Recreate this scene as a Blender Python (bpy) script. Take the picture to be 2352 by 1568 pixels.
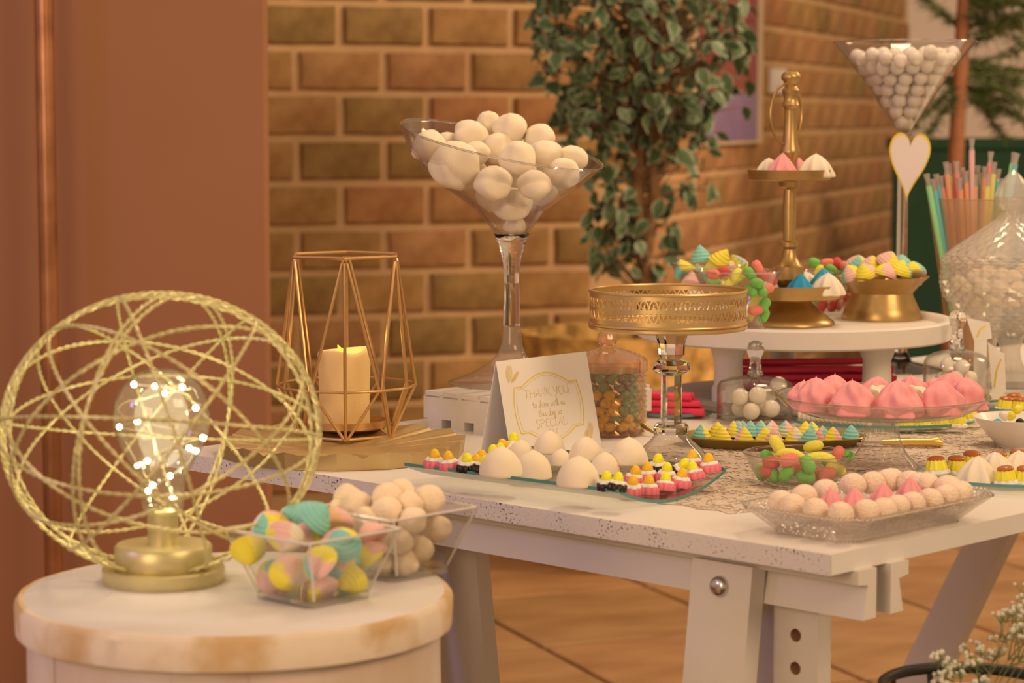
import bpy, bmesh, math, random
from math import sin, cos, pi, sqrt, atan2, tan, radians
from mathutils import Vector, Matrix, Euler, noise as mnoise
random.seed(7)
R = random.Random(11)
for o in list(bpy.data.objects): bpy.data.objects.remove(o)
SC = bpy.context.scene
COL = SC.collection

# ------------------------------------------------------------------ camera
EYE = Vector((0, 0, 1.16)); FPX = 5500.0; PITCH = math.atan(519 / 5500)
cam_d = bpy.data.cameras.new('camera'); cam = bpy.data.objects.new('camera', cam_d); COL.objects.link(cam)
cam.location = EYE; cam.rotation_euler = (pi / 2 - PITCH, 0, 0)
cam_d.sensor_width = 36.0; cam_d.lens = FPX / 2352 * 36.0
cam_d.clip_start = 0.05; cam_d.clip_end = 100
cam_d.dof.use_dof = True; cam_d.dof.focus_distance = 2.9; cam_d.dof.aperture_fstop = 7.0
SC.camera = cam
FWD = Vector((0, cos(PITCH), -sin(PITCH))); UPV = Vector((0, sin(PITCH), cos(PITCH)))
# ------------------------------------------------------------------ light
w = bpy.data.worlds.new('world'); SC.world = w; w.use_nodes = True
bg = w.node_tree.nodes['Background']; bg.inputs[0].default_value = (1.0, 0.66, 0.40, 1); bg.inputs[1].default_value = 0.50
def area(name, loc, target, sx, sy, power, color):
    d = bpy.data.lights.new(name, 'AREA'); d.shape = 'RECTANGLE'; d.size = sx; d.size_y = sy; d.energy = power; d.color = color
    o = bpy.data.objects.new(name, d); COL.objects.link(o); o.location = loc
    o.rotation_euler = (Vector(target) - Vector(loc)).to_track_quat('-Z', 'Y').to_euler(); return o
area('ceiling_lamp_light', (0.75, 3.75, 3.1), (0.25, 2.9, 0.7), 0.5, 0.5, 24, (1.0, 0.70, 0.42))
area('room_light_front', (2.6, 0.2, 2.9), (0.2, 3.0, 0.7), 1.6, 1.2, 60, (1.0, 0.69, 0.40))
area('right_wall_fill_light', (3.4, 5.2, 3.0), (1.0, 8.6, 1.0), 1.5, 1.0, 118, (1.0, 0.68, 0.40))  # added fill that brightens the brick wall running away to the right
area('leg_fill_light', (-1.6, -0.6, 1.7), (0.2, 2.9, 0.6), 1.2, 1.0, 30, (1.0, 0.68, 0.42))  # added low warm fill to lift the trestle legs
for i_, (x_, y_, z_) in enumerate(((-0.9, 2.2, 2.6), (0.1, 1.6, 2.8), (1.0, 2.0, 2.6), (1.6, 3.4, 2.7), (0.4, 4.2, 2.9), (-0.6, 3.9, 2.7), (1.9, 1.0, 2.5), (-1.4, 0.6, 2.5))):   # unseen point lights added overhead for sparkle on glass and gold
    pd_ = bpy.data.lights.new('sparkle_point_light', 'POINT'); pd_.energy = 4.2; pd_.color = (1.0, 0.72, 0.44); pd_.shadow_soft_size = 0.035
    po_ = bpy.data.objects.new('sparkle_point_light', pd_); COL.objects.link(po_); po_.location = (x_, y_, z_)
area('stage_light_violet', (-3.0, 1.3, 2.0), (0.0, 2.9, 0.75), 0.5, 0.5, 12, (0.46, 0.36, 1.0))
SC.view_settings.view_transform = 'Standard'; SC.view_settings.look = 'None'
SC.view_settings.exposure = 0.0; SC.view_settings.gamma = 1.0; SC.view_settings.use_curve_mapping = False
SC.cycles.use_denoising = True; SC.cycles.use_adaptive_sampling = True; SC.cycles.adaptive_threshold = 0.04; SC.cycles.max_bounces = 12; SC.cycles.transparent_max_bounces = 28
SC.cycles.transmission_bounces = 9; SC.cycles.glossy_bounces = 4; SC.cycles.diffuse_bounces = 3
SC.cycles.sample_clamp_indirect = 4.0

# ------------------------------------------------------------------ helpers: placing
def ray(px, py):
    v = Vector((1, 0, 0)) * ((px - 1176) / FPX) + UPV * ((784 - py) / FPX) + FWD
    return v / v.y
def onz(px, py, z):
    r = ray(px, py); return EYE + r * ((z - EYE.z) / r.z)
def aty(px, py, y): return EYE + ray(px, py) * y
def mpp(y): return y / FPX / cos(PITCH) * 1.0
def zat(py, y): return aty(1176, py, y).z
def onplane(px, py, p, d):            # vertical plane through p along horizontal d
    r = ray(px, py); n = Vector((-d.y, d.x, 0)); t = (p - EYE).dot(n) / r.dot(n); return EYE + r * t

# ------------------------------------------------------------------ helpers: colour and materials
def lin(c):
    return tuple((x / 255 / 12.92) if x / 255 <= 0.04045 else ((x / 255 + 0.055) / 1.055) ** 2.4 for x in c)
LT = (1.0, 0.70, 0.44)
def P(r, g, b, k=0.8):                 # albedo of a thing seen as r,g,b under the room's warm lamps
    l = lin((r, g, b)); return tuple(min(0.86, max(0.004, l[i] / (k * LT[i]))) for i in range(3))
MATS = {}
def nodes(name):
    m = bpy.data.materials.new(name); m.use_nodes = True; nt = m.node_tree; nt.nodes.clear()
    out = nt.nodes.new('ShaderNodeOutputMaterial'); return m, nt, out
def mat(name, col, rough=0.5, metal=0.0, col2=None, nscale=8.0, namt=0.5, bump=None, bscale=60.0, sss=0.0, spec=0.5,
        stretch=None, voro=False, attr=None, coat=0.0, trans=0.0, ior=1.45, obj_rand=0.0, contrast=(0.35, 0.65), emit=None, estr=0.0):
    if name in MATS: return MATS[name]
    m, nt, out = nodes(name); N = nt.nodes.new; L = nt.links.new
    b = N('ShaderNodeBsdfPrincipled'); L(b.outputs[0], out.inputs[0])
    b.inputs['Roughness'].default_value = rough; b.inputs['Metallic'].default_value = metal
    b.inputs['Specular IOR Level'].default_value = spec; b.inputs['IOR'].default_value = ior
    b.inputs['Coat Weight'].default_value = coat; b.inputs['Transmission Weight'].default_value = trans
    if sss:
        b.inputs['Subsurface Weight'].default_value = sss; b.inputs['Subsurface Radius'].default_value = (0.6, 0.5, 0.4)
        b.inputs['Subsurface Scale'].default_value = 0.008
    tc = N('ShaderNodeTexCoord'); vec = tc.outputs['Object']
    if stretch:
        mp = N('ShaderNodeMapping'); mp.inputs['Scale'].default_value = stretch; L(vec, mp.inputs[0]); vec = mp.outputs[0]
    colsock = None
    if attr:
        a = N('ShaderNodeAttribute'); a.attribute_name = attr; colsock = a.outputs['Color']
    if col2 is not None:
        nz = N('ShaderNodeTexNoise'); nz.inputs['Scale'].default_value = nscale; nz.inputs['Detail'].default_value = 5; L(vec, nz.inputs['Vector'])
        rp = N('ShaderNodeValToRGB'); rp.color_ramp.elements[0].position = contrast[0]; rp.color_ramp.elements[1].position = contrast[1]
        L(nz.outputs['Fac'], rp.inputs[0]); mx = N('ShaderNodeMix'); mx.data_type = 'RGBA'
        mu = N('ShaderNodeMath'); mu.operation = 'MULTIPLY'; mu.inputs[1].default_value = namt; L(rp.outputs[0], mu.inputs[0])
        L(mu.outputs[0], mx.inputs[0]); mx.inputs[6].default_value = (*col, 1); mx.inputs[7].default_value = (*col2, 1)
        if colsock: L(colsock, mx.inputs[6])
        colsock = mx.outputs[2]
    if obj_rand:
        oi = N('ShaderNodeObjectInfo'); hs = N('ShaderNodeHueSaturation')
        mr = N('ShaderNodeMapRange'); mr.inputs[3].default_value = 1 - obj_rand; mr.inputs[4].default_value = 1 + obj_rand
        L(oi.outputs['Random'], mr.inputs[0]); L(mr.outputs[0], hs.inputs['Value'])
        mr2 = N('ShaderNodeMapRange'); mr2.inputs[3].default_value = 0.5 - obj_rand * 0.06; mr2.inputs[4].default_value = 0.5 + obj_rand * 0.06
        mm = N('ShaderNodeMath'); mm.operation = 'MULTIPLY'; mm.inputs[1].default_value = 7.31; fr = N('ShaderNodeMath'); fr.operation = 'FRACT'
        L(oi.outputs['Random'], mm.inputs[0]); L(mm.outputs[0], fr.inputs[0]); L(fr.outputs[0], mr2.inputs[0]); L(mr2.outputs[0], hs.inputs['Hue'])
        if colsock: L(colsock, hs.inputs['Color'])
        else: hs.inputs['Color'].default_value = (*col, 1)
        colsock = hs.outputs[0]
    if colsock: L(colsock, b.inputs['Base Color'])
    else: b.inputs['Base Color'].default_value = (*col, 1)
    if bump:
        if voro:
            t = N('ShaderNodeTexVoronoi'); t.inputs['Scale'].default_value = bscale; h = t.outputs['Distance']
        else:
            t = N('ShaderNodeTexNoise'); t.inputs['Scale'].default_value = bscale; t.inputs['Detail'].default_value = 4; h = t.outputs['Fac']
        L(vec, t.inputs['Vector']); bp = N('ShaderNodeBump'); bp.inputs['Strength'].default_value = bump; bp.inputs['Distance'].default_value = 0.002
        if voro: bp.invert = True
        L(h, bp.inputs['Height']); L(bp.outputs[0], b.inputs['Normal'])
    if emit:
        b.inputs['Emission Color'].default_value = (*emit, 1); b.inputs['Emission Strength'].default_value = estr
    MATS[name] = m; return m
def thin_glass(name, tint=(0.97, 0.97, 0.96), ior=1.5, rough=0.02, bump=0.0, bscale=80, haze=0.0, hazecol=(0.8, 0.75, 0.7), edge=0.75):
    if name in MATS: return MATS[name]
    m, nt, out = nodes(name); N = nt.nodes.new; L = nt.links.new
    lw = N('ShaderNodeLayerWeight'); lw.inputs['Blend'].default_value = 0.5      # same reflectance from inside and outside the wall
    pw = N('ShaderNodeMath'); pw.operation = 'POWER'; pw.inputs[1].default_value = 2.8; L(lw.outputs['Facing'], pw.inputs[0])
    fr = N('ShaderNodeMath'); fr.operation = 'MULTIPLY_ADD'; fr.inputs[1].default_value = 0.75; fr.inputs[2].default_value = ((ior - 1) / (ior + 1)) ** 2; L(pw.outputs[0], fr.inputs[0])
    tr = N('ShaderNodeBsdfTransparent'); tr.inputs[0].default_value = (*tint, 1)
    gl = N('ShaderNodeBsdfGlossy'); gl.inputs['Roughness'].default_value = rough
    mx = N('ShaderNodeMixShader'); L(fr.outputs[0], mx.inputs[0])
    base = tr.outputs[0]
    if haze:
        df = N('ShaderNodeBsdfPrincipled'); df.inputs['Base Color'].default_value = (*hazecol, 1); df.inputs['Roughness'].default_value = 0.3
        m2 = N('ShaderNodeMixShader'); m2.inputs[0].default_value = haze; L(tr.outputs[0], m2.inputs[1]); L(df.outputs[0], m2.inputs[2]); base = m2.outputs[0]
    tm = N('ShaderNodeMix'); tm.data_type = 'RGBA'; p2 = N('ShaderNodeMath'); p2.operation = 'POWER'; p2.inputs[1].default_value = 3.0; L(lw.outputs['Facing'], p2.inputs[0])
    L(p2.outputs[0], tm.inputs[0]); tm.inputs[6].default_value = (*tint, 1); tm.inputs[7].default_value = (*(t * edge for t in tint), 1); L(tm.outputs[2], tr.inputs[0])   # longer path through the wall at grazing angles
    L(base, mx.inputs[1]); L(gl.outputs[0], mx.inputs[2]); L(mx.outputs[0], out.inputs[0])
    if bump:
        tc = N('ShaderNodeTexCoord'); t = N('ShaderNodeTexVoronoi'); t.inputs['Scale'].default_value = bscale; L(tc.outputs['Object'], t.inputs['Vector'])
        bp = N('ShaderNodeBump'); bp.inputs['Strength'].default_value = bump; bp.inputs['Distance'].default_value = 0.003
        L(t.outputs['Distance'], bp.inputs['Height']); L(bp.outputs[0], gl.inputs['Normal']); L(bp.outputs[0], lw.inputs['Normal'])
    MATS[name] = m; return m
def solid_glass(name, col=(1, 1, 1), ior=1.5, rough=0.0):
    return mat(name, col, rough=rough, trans=1.0, ior=ior)

# ------------------------------------------------------------------ helpers: meshes
class MB:
    def __init__(s): s.v = []; s.f = []; s.c = []; s.uselc = False
    def add(s, vs, fs, col=None):
        k = len(s.v); s.v += [tuple(x) for x in vs]; s.f += [tuple(i + k for i in f) for f in fs]
        if col is not None: s.uselc = True
        if callable(col): s.c += [col(Vector(x)) for x in vs]
        else: s.c += [col or (1, 1, 1)] * len(vs)
        return s
    def box(s, c, size, rot=None, col=None):
        x, y, z = size[0] / 2, size[1] / 2, size[2] / 2
        vs = [Vector(p) for p in ((-x, -y, -z), (x, -y, -z), (x, y, -z), (-x, y, -z), (-x, -y, z), (x, -y, z), (x, y, z), (-x, y, z))]
        if rot is not None: vs = [rot @ v for v in vs]
        return s.add([v + Vector(c) for v in vs], [(0, 3, 2, 1), (4, 5, 6, 7), (0, 1, 5, 4), (1, 2, 6, 5), (2, 3, 7, 6), (3, 0, 4, 7)], col)
    def prism(s, poly, axis_vec, M=None, col=None):   # poly: list of Vectors (planar), extruded by axis_vec
        n = len(poly); a = [Vector(p) for p in poly]; b = [p + Vector(axis_vec) for p in a]
        if M: a = [M @ p for p in a]; b = [M @ p for p in b]
        return s.add(a + b, [tuple(range(n))[::-1], tuple(range(n, 2 * n))] + [(i, (i + 1) % n, n + (i + 1) % n, n + i) for i in range(n)], col)
    def lathe(s, prof, n=32, fn=None, cx=0, cy=0, col=None, ph=0.0, cap=True, closed=False):
        vs = []; fs = []
        for (r, z) in prof:
            for j in range(n):
                t = 2 * pi * j / n + ph; rr = fn(t, z, r) if fn else r
                vs.append((cx + rr * cos(t), cy + rr * sin(t), z))
        m = len(prof)
        for i in range(m if closed else m - 1):
            for j in range(n):
                a = i * n + j; b = i * n + (j + 1) % n; i2 = (i + 1) % m
                fs.append((a, b, i2 * n + (j + 1) % n, i2 * n + j))
        if cap and not closed:
            if prof[0][0] > 1e-6: fs.append(tuple(range(n))[::-1])
            if prof[-1][0] > 1e-6: fs.append(tuple((m - 1) * n + j for j in range(n)))
        return s.add(vs, fs, col)
    def tube(s, pts, r, n=6, closed=False, col=None, cap=True):
        pts = [Vector(p) for p in pts]; m = len(pts); vs = []; fs = []
        prev = None
        for i in range(m):
            if closed: t = pts[(i + 1) % m] - pts[i - 1]
            else: t = pts[min(i + 1, m - 1)] - pts[max(i - 1, 0)]
            t = t.normalized() if t.length > 1e-9 else Vector((0, 0, 1))
            if prev is None:
                a = Vector((0, 0, 1)) if abs(t.z) < 0.9 else Vector((1, 0, 0)); u = t.cross(a).normalized()
            else: u = (prev - t * prev.dot(t)).normalized()
            prev = u; v = t.cross(u); rr = r[i] if isinstance(r, (list, tuple)) else r
            for j in range(n): vs.append(pts[i] + (u * cos(2 * pi * j / n) + v * sin(2 * pi * j / n)) * rr)
        for i in range(m if closed else m - 1):
            i2 = (i + 1) % m
            for j in range(n): fs.append((i * n + j, i * n + (j + 1) % n, i2 * n + (j + 1) % n, i2 * n + j))
        if not closed and cap: fs += [tuple(range(n))[::-1], tuple((m - 1) * n + j for j in range(n))]
        return s.add(vs, fs, col)
    def sphere(s, c, r, n=16, m=10, sc=(1, 1, 1), col=None):
        prof = [(sin(pi * i / m) * r, -cos(pi * i / m) * r) for i in range(m + 1)]
        k = MB().lathe(prof, n, cap=False)
        return s.add([(c[0] + x * sc[0], c[1] + y * sc[1], c[2] + z * sc[2]) for x, y, z in k.v], k.f, col)
    def mesh(s, name, smooth=True, angle=40):
        me = bpy.data.meshes.new(name); me.from_pydata(s.v, [], s.f); me.validate()
        if s.uselc and len(me.vertices) == len(s.c):
            at = me.color_attributes.new('Col', 'FLOAT_COLOR', 'POINT')
            at.data.foreach_set('color', [x for c in s.c for x in (c[0], c[1], c[2], 1.0)])
        bm = bmesh.new(); bm.from_mesh(me); bmesh.ops.remove_doubles(bm, verts=bm.verts, dist=1e-6)
        bmesh.ops.recalc_face_normals(bm, faces=bm.faces); bm.to_mesh(me); bm.free()
        me.polygons.foreach_set('use_smooth', [smooth] * len(me.polygons))
        if smooth: me.set_sharp_from_angle(angle=radians(angle))
        me.update(); return me
def obj(name, mb, m, parent=None, loc=(0, 0, 0), rot=(0, 0, 0), smooth=True, angle=40, scale=None):
    me = mb.mesh(name, smooth, angle) if isinstance(mb, MB) else mb
    o = bpy.data.objects.new(name, me); COL.objects.link(o)
    if m is not None and len(me.materials) == 0: me.materials.append(m)
    if parent: o.parent = parent
    o.location = loc; o.rotation_euler = rot
    if scale: o.scale = scale if isinstance(scale, (tuple, list)) else (scale,) * 3
    return o
def tag(o, label, cat, group=None, kind=None):
    o['label'] = label; o['category'] = cat
    if group: o['group'] = group
    if kind: o['kind'] = kind
    return o
def thing(name, label, cat, loc=(0, 0, 0), rz=0.0, group=None, rot=None):
    o = bpy.data.objects.new(name, None); COL.objects.link(o); o.empty_display_size = 0.02
    o.location = loc; o.rotation_euler = rot if rot else (0, 0, rz); return tag(o, label, cat, group)
def struct(o): o['kind'] = 'structure'; return o
ORD = ['first', 'second', 'third', 'fourth', 'fifth', 'sixth', 'seventh', 'eighth', 'ninth', 'tenth', 'eleventh', 'twelfth',
       'thirteenth', 'fourteenth', 'fifteenth', 'sixteenth', 'seventeenth', 'eighteenth', 'nineteenth', 'twentieth']
def ordlabels(items, noun, where, layers, cat, group, names=None):
    """items: (object, px, py, colour words). One label each: rank from the left within a height layer."""
    items = sorted(items, key=lambda t: t[2]); n = len(items)
    names = names or {1: [''], 2: ['top', 'lower'], 3: ['top', 'middle', 'bottom'], 4: ['topmost', 'upper', 'lower', 'bottom']}[layers]
    for k in range(layers):
        part = sorted(items[k * n // layers:(k + 1) * n // layers], key=lambda t: t[1])
        for i, (o, px, py, cw) in enumerate(part):
            rank = 'leftmost' if i == 0 else 'rightmost' if i == len(part) - 1 else ORD[i] + ' from left'
            tag(o, ' '.join(f"{cw} {noun}, {rank} in the {names[k]} layer {where}".split()), cat, group)
def rnd_rot(tilt=1.0): return (R.uniform(-tilt, tilt), R.uniform(-tilt, tilt), R.uniform(0, 6.28))
# ------------------------------------------------------------------ the setting: floor, walls
TZ = 0.74
ang = atan2(5524, 5369); UB = Vector((cos(ang), sin(ang), 0)); UA = Vector((-sin(ang), cos(ang), 0))
M_mortar = mat('mortar', P(170, 122, 74, 0.62), 0.95, col2=P(156, 108, 64, 0.62), nscale=14, bump=0.5, bscale=120)
BR = [mat('brick_%s' % n, P(*c, 0.66), 0.9, col2=P(*c2, 0.66), nscale=22, namt=0.8, bump=0.8, bscale=90, obj_rand=0.08)
      for n, c, c2 in (('ochre', (146, 98, 50), (124, 78, 36)), ('tan', (152, 100, 54), (132, 80, 40)), ('russet', (148, 93, 48), (126, 74, 36)), ('olive', (132, 92, 44), (108, 72, 32)))]
M_tile = mat('floor_tile', P(164, 110, 62, 0.8), 0.62, col2=P(134, 84, 42, 0.8), nscale=3.2, namt=0.75, bump=0.25, bscale=20, stretch=(1, 2.6, 1), obj_rand=0.06)
M_grout = mat('grout', P(92, 58, 28, 0.9), 0.9)
e1 = Vector((-2200, 5524, 0)).normalized(); e2 = Vector((e1.y, -e1.x, 0))
fl = struct(obj('floor', MB().box((0.8, 5.6, -0.03), (12, 12.4, 0.04)), M_grout)); fl['label'] = 'large square sandy brown floor tiles with dark joints'
p0 = onz(1245, 1484, 0); p0 = Vector((p0.x, p0.y, 0))
tile = MB(); h = 0.5 / 2 - 0.006
tile.add([(-h, -h, -.02), (h, -h, -.02), (h, h, -.02), (-h, h, -.02), (-h, -h, -.003), (h, -h, -.003), (h, h, -.003), (-h, h, -.003), (-h + .004, -h + .004, 0), (h - .004, -h + .004, 0), (h - .004, h - .004, 0), (-h + .004, h - .004, 0)],
         [(0, 1, 5, 4), (1, 2, 6, 5), (2, 3, 7, 6), (3, 0, 4, 7), (4, 5, 9, 8), (5, 6, 10, 9), (6, 7, 11, 10), (7, 4, 8, 11), (8, 9, 10, 11)])
tme = tile.mesh('tile', False); tme.materials.append(M_tile)
ta = atan2(e2.y, e2.x)
for i in range(-5, 8):
    for j in range(-6, 8):
        c = p0 + e2 * (0.5 * (i + 0.5)) + e1 * (0.53 * (j + 0.5))
        if -2.4 < c.x < 3.4 and 2.6 < c.y < 9.5:
            o = obj('tile', tme, None, fl, c, (0, 0, ta)); o.scale = (1, 1.06 * (0.53 - .006) / (0.5 * 1.06 - .0064) if False else 1.06, 1)
# brick walls: a stretch facing us, then a stretch running away to the right
CO = 0.1238; BL = 0.252; TH_ = 0.03
corner = Vector((aty(1450, 500, 6.95).x, 6.95, 0))
dL = Vector((-14724, -5524, 0)).normalized(); dR = Vector((1939, 5524, 0)).normalized()
zl = zat(108, 6.56)
def brick_mesh(k):
    m = MB(); L_, H_ = BL - .024, CO - .022; vs = []; rr = random.Random(k)
    nx, nz = 7, 4; fr = []
    for (yy, inset) in ((0.02, 0), (-0.006, 0.0), (-0.012, 0.005)):
        for q in range(4):
            pass
    def P3(u, v, y, ins): return (u * (L_ / 2 - ins) + rr.uniform(-.0016, .0016), y + rr.uniform(-.0012, .0012), v * (H_ / 2 - ins) + rr.uniform(-.0016, .0016))
    ring = [(-1, -1), (-.5, -1), (0, -1), (.5, -1), (1, -1), (1, 0), (1, 1), (.5, 1), (0, 1), (-.5, 1), (-1, 1), (-1, 0)]
    rings = [[P3(u, v, y, i) for u, v in ring] for y, i in ((0.02, 0), (-0.006, 0), (-0.012, 0.005))]
    vs = rings[0] + rings[1] + rings[2] + [(0, -0.0125, 0)]; n = 12; fs = []
    for a in range(2):
        for j in range(n): fs.append((a * n + j, a * n + (j + 1) % n, (a + 1) * n + (j + 1) % n, (a + 1) * n + j))
    for j in range(n): fs.append((2 * n + j, 2 * n + (j + 1) % n, 3 * n))
    m.add(vs, fs); return m
bms = []
for k in range(6):
    for mm in BR:
        me = brick_mesh(k).mesh('brick', True, 50); me.materials.append(mm); bms.append(me)
def brick_wall(name, origin, d, length, back, label, right, off0, rows_vis, weights):
    nrm = Vector((d.y, -d.x, 0)); nrm = nrm if nrm.y < 0 else -nrm
    rz = atan2(d.y, d.x); rz = rz if cos(rz) > 0 else rz + pi
    w = MB(); a = origin; b = origin + d * length
    q = [a, b, b - nrm * .25, a - nrm * .25]
    w.prism([Vector((p.x, p.y, 0)) for p in q], (0, 0, 2.6)); wo = struct(obj(name, w, M_mortar, smooth=False)); wo['label'] = label
    rest = MB(); k0 = -int(zl / CO)
    for k in range(k0, int((2.55 - zl) / CO)):
        zc = zl + (k + 0.5) * CO; s = (0.5 if k % 2 else 0.0) * BL + off0
        n0 = int(-s / BL) - 1
        for i in range(n0, int(length / BL) + 1):
            u = s + (i + .5) * BL
            if u < BL * .4 or u > length - BL * .4: continue
            c = origin + d * u + nrm * 0.002 + Vector((0, 0, zc))
            if 0.28 < zc < rows_vis:
                o = obj('brick', R.choices(bms, weights * 6)[0], None, wo, c, (R.uniform(-.006, .006), R.uniform(-.006, .006), rz))
            else:
                M = Matrix.Translation(c) @ Matrix.Rotation(rz, 4, 'Z'); t = brick_mesh(k)
                rest.add([M @ Vector(v) for v in t.v], t.f)
    if rest.v:
        r_ = obj('brick_courses', rest, BR[1], wo); r_['kind'] = 'stuff'
    return wo
joint = onplane(780, 160, corner, dL); off = (joint - corner).dot(dL)
brick_wall('wall_back', corner, dL, 2.35, 0, 'ochre brick wall with pale mortar facing us behind the candles', 0, off % BL - BL, 1.60, [4, 3, 2, 3])
brick_wall('wall_right', corner, dR, 4.5, 0, 'reddish brick wall running away to the right behind the ficus', 0, 0.06, 1.74, [3, 5, 2, 1])
# brown partition on the left, pale far wall on the right
M_brown = mat('brown_partition', P(141, 84, 48, 0.74), 0.55, col2=P(130, 75, 41, 0.74), nscale=1.2, namt=0.6, spec=0.3)
xr = aty(606, 500, 4.6).x
wl = struct(obj('wall_left', MB().box((xr - 1.1, 4.66, 1.4), (2.2, 0.10, 2.8)), M_brown, smooth=False)); wl['label'] = 'smooth reddish brown partition behind the globe lamp'
M_pale = mat('pale_render', P(176, 138, 106, 0.5), 0.9, col2=P(140, 112, 88, 0.5), nscale=0.9)
fw = struct(obj('wall_far', MB().box((5.2, 13.0, 1.5), (8, 0.2, 3.0)), M_pale, smooth=False)); fw['label'] = 'pale rendered wall far behind the straws'

# copper pipe in front of the brown partition
cp = thing('copper_pipe', 'tall copper pipe standing in front of the brown partition', 'pipe', (aty(113, 700, 4.5).x, 4.5, 0))
M_cop = mat('copper', P(172, 104, 58, 0.75), 0.3, 0.75, col2=P(112, 60, 30, 0.75), nscale=9, namt=0.7)
obj('pipe', MB().lathe([(0.0178, 0), (0.0178, 2.8)], 24), M_cop, cp); obj('pipe_foot', MB().lathe([(0.05, 0), (0.05, .008), (.022, .012), (.022, .04)], 24), M_cop, cp)

# poster and light switch on the running wall
nR = Vector((dR.y, -dR.x, 0)); nR = nR if nR.y < 0 else -nR
def on_right_wall(px, py): return onplane(px, py, corner + nR * 0.016, dR)
pa = on_right_wall(1580, 0); pb = on_right_wall(1742, 0); zb = on_right_wall(1742, 328).z; zt = 2.15
ps = thing('poster', 'purple and dark red poster in a cream frame on the brick wall', 'poster', (0, 0, 0))
def wallbox(a, b, z0, z1, t): return [Vector((p.x, p.y, z)) for p, z in ((a, z0), (b, z0), (b, z1), (a, z1))], nR * t
M_cream = mat('cream_frame', P(196, 150, 100, 0.8), 0.6); M_purple = mat('poster_purple', P(134, 96, 108, 0.85), 0.4, col2=P(110, 70, 92, .85), nscale=4); M_dred = mat('poster_red', P(120, 42, 28, 0.75), 0.4)
q, t = wallbox(pa, pb, zb, zt, .02); obj('frame', MB().prism(q, t), M_cream, ps, smooth=False)
dd = (pb - pa) / (pb - pa).length
q, t = wallbox(pa + dd * .05 + nR * .02, pb - dd * .1 + nR * .02, zb + .012, zt - .05, .004); obj('poster_sheet', MB().prism(q, t), M_purple, ps, smooth=False)
zr = on_right_wall(1720, 215).z
q, t = wallbox(pa + dd * .05 + nR * .024, pb - dd * .12 + nR * .024, zr, zt - .06, .002); obj('red_band', MB().prism(q, t), M_dred, ps, smooth=False)
sa, sb = on_right_wall(1766, 185), on_right_wall(1800, 185); sz0, sz1 = on_right_wall(1783, 214).z, on_right_wall(1783, 157).z
sw = thing('light_switch', 'white square light switch on the brick wall beside the poster', 'light switch')
M_wplast = mat('white_plastic', (0.8, 0.8, 0.82), 0.35)
q, t = wallbox(sa, sb, sz0, sz1, .01); obj('switch_plate', MB().prism(q, t), M_wplast, sw, smooth=False)
mid = (sa + sb) / 2; e = (sb - sa) * .25
q, t = wallbox(mid - e + nR * .01, mid + e + nR * .01, sz0 * .7 + sz1 * .3, sz0 * .3 + sz1 * .7, .006); obj('rocker', MB().prism(q, t), M_wplast, sw, smooth=False)

# dark green screen, conifer
M_dg = mat('dark_green', P(20, 50, 26, 0.8), 0.8, col2=P(14, 34, 16, .8), nscale=5)
gx0, gx1 = aty(2050, 500, 9.0).x, aty(2700, 500, 9.0).x; gz = zat(338, 9.0)
gs = thing('green_screen', 'dark green fence screen standing behind the straw holder', 'fence', ((gx0 + gx1) / 2, 9.0, 0))
obj('screen_panel', MB().box((0, 0, gz / 2), (gx1 - gx0, .05, gz)), M_dg, gs, smooth=False)
obj('top_rail', MB().box((0, 0, gz + .015), (gx1 - gx0 + .04, .08, .04)), M_dg, gs, smooth=False)
M_bark = mat('bark', P(118, 66, 36, .5), 0.9, col2=P(80, 44, 24, .5), nscale=20, bump=.8, bscale=60)
M_needle = mat('needles', P(98, 94, 44, .8), 0.7, col2=P(64, 66, 30, .8), nscale=3, namt=.8)
tx = aty(2198, 300, 7.6).x
tr = thing('conifer_tree', 'feathery green conifer with thin red-brown trunk behind the gumball glass', 'tree', (tx, 7.6, 0))
obj('trunk', MB().tube([(0, 0, 0), (-.01, 0, .5), (0.0, 0, 1.1), (.02, 0, 1.6), (.02, 0, 2.3)], [.03, .028, .025, .023, .018], 10), M_bark, tr)
fo = MB(); rr = random.Random(5)
for b_ in range(60):
    z0 = rr.uniform(1.2, 1.95) if b_ else 1.3; a = rr.uniform(-0.9, 0.9) if rr.random() < .8 else rr.uniform(2.4, 3.8); L_ = rr.uniform(.18, .5) * (1 if abs(a) < 1 else .5); dz = rr.uniform(-.25, .15)
    base = Vector((0.01, 0, z0)); tip = base + Vector((cos(a) * L_, sin(a) * L_ * .8, dz))
    fo.tube([base, base.lerp(tip, .5) + Vector((0, 0, .02)), tip], [.004, .003, .001], 4)
    for q_ in range(170):
        p = base.lerp(tip, rr.uniform(.15, 1)); d = Vector((rr.gauss(0, 1), rr.gauss(0, 1), rr.gauss(0, .7))).normalized() * rr.uniform(.025, .06)
        s_ = d.cross(Vector((rr.gauss(0, 1), rr.gauss(0, 1), rr.gauss(0, 1)))).normalized() * .0035
        fo.add([p - s_, p + s_, p + d], [(0, 1, 2)])
f_ = obj('foliage', fo, M_needle, tr, smooth=False); f_['kind'] = 'stuff'

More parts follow.
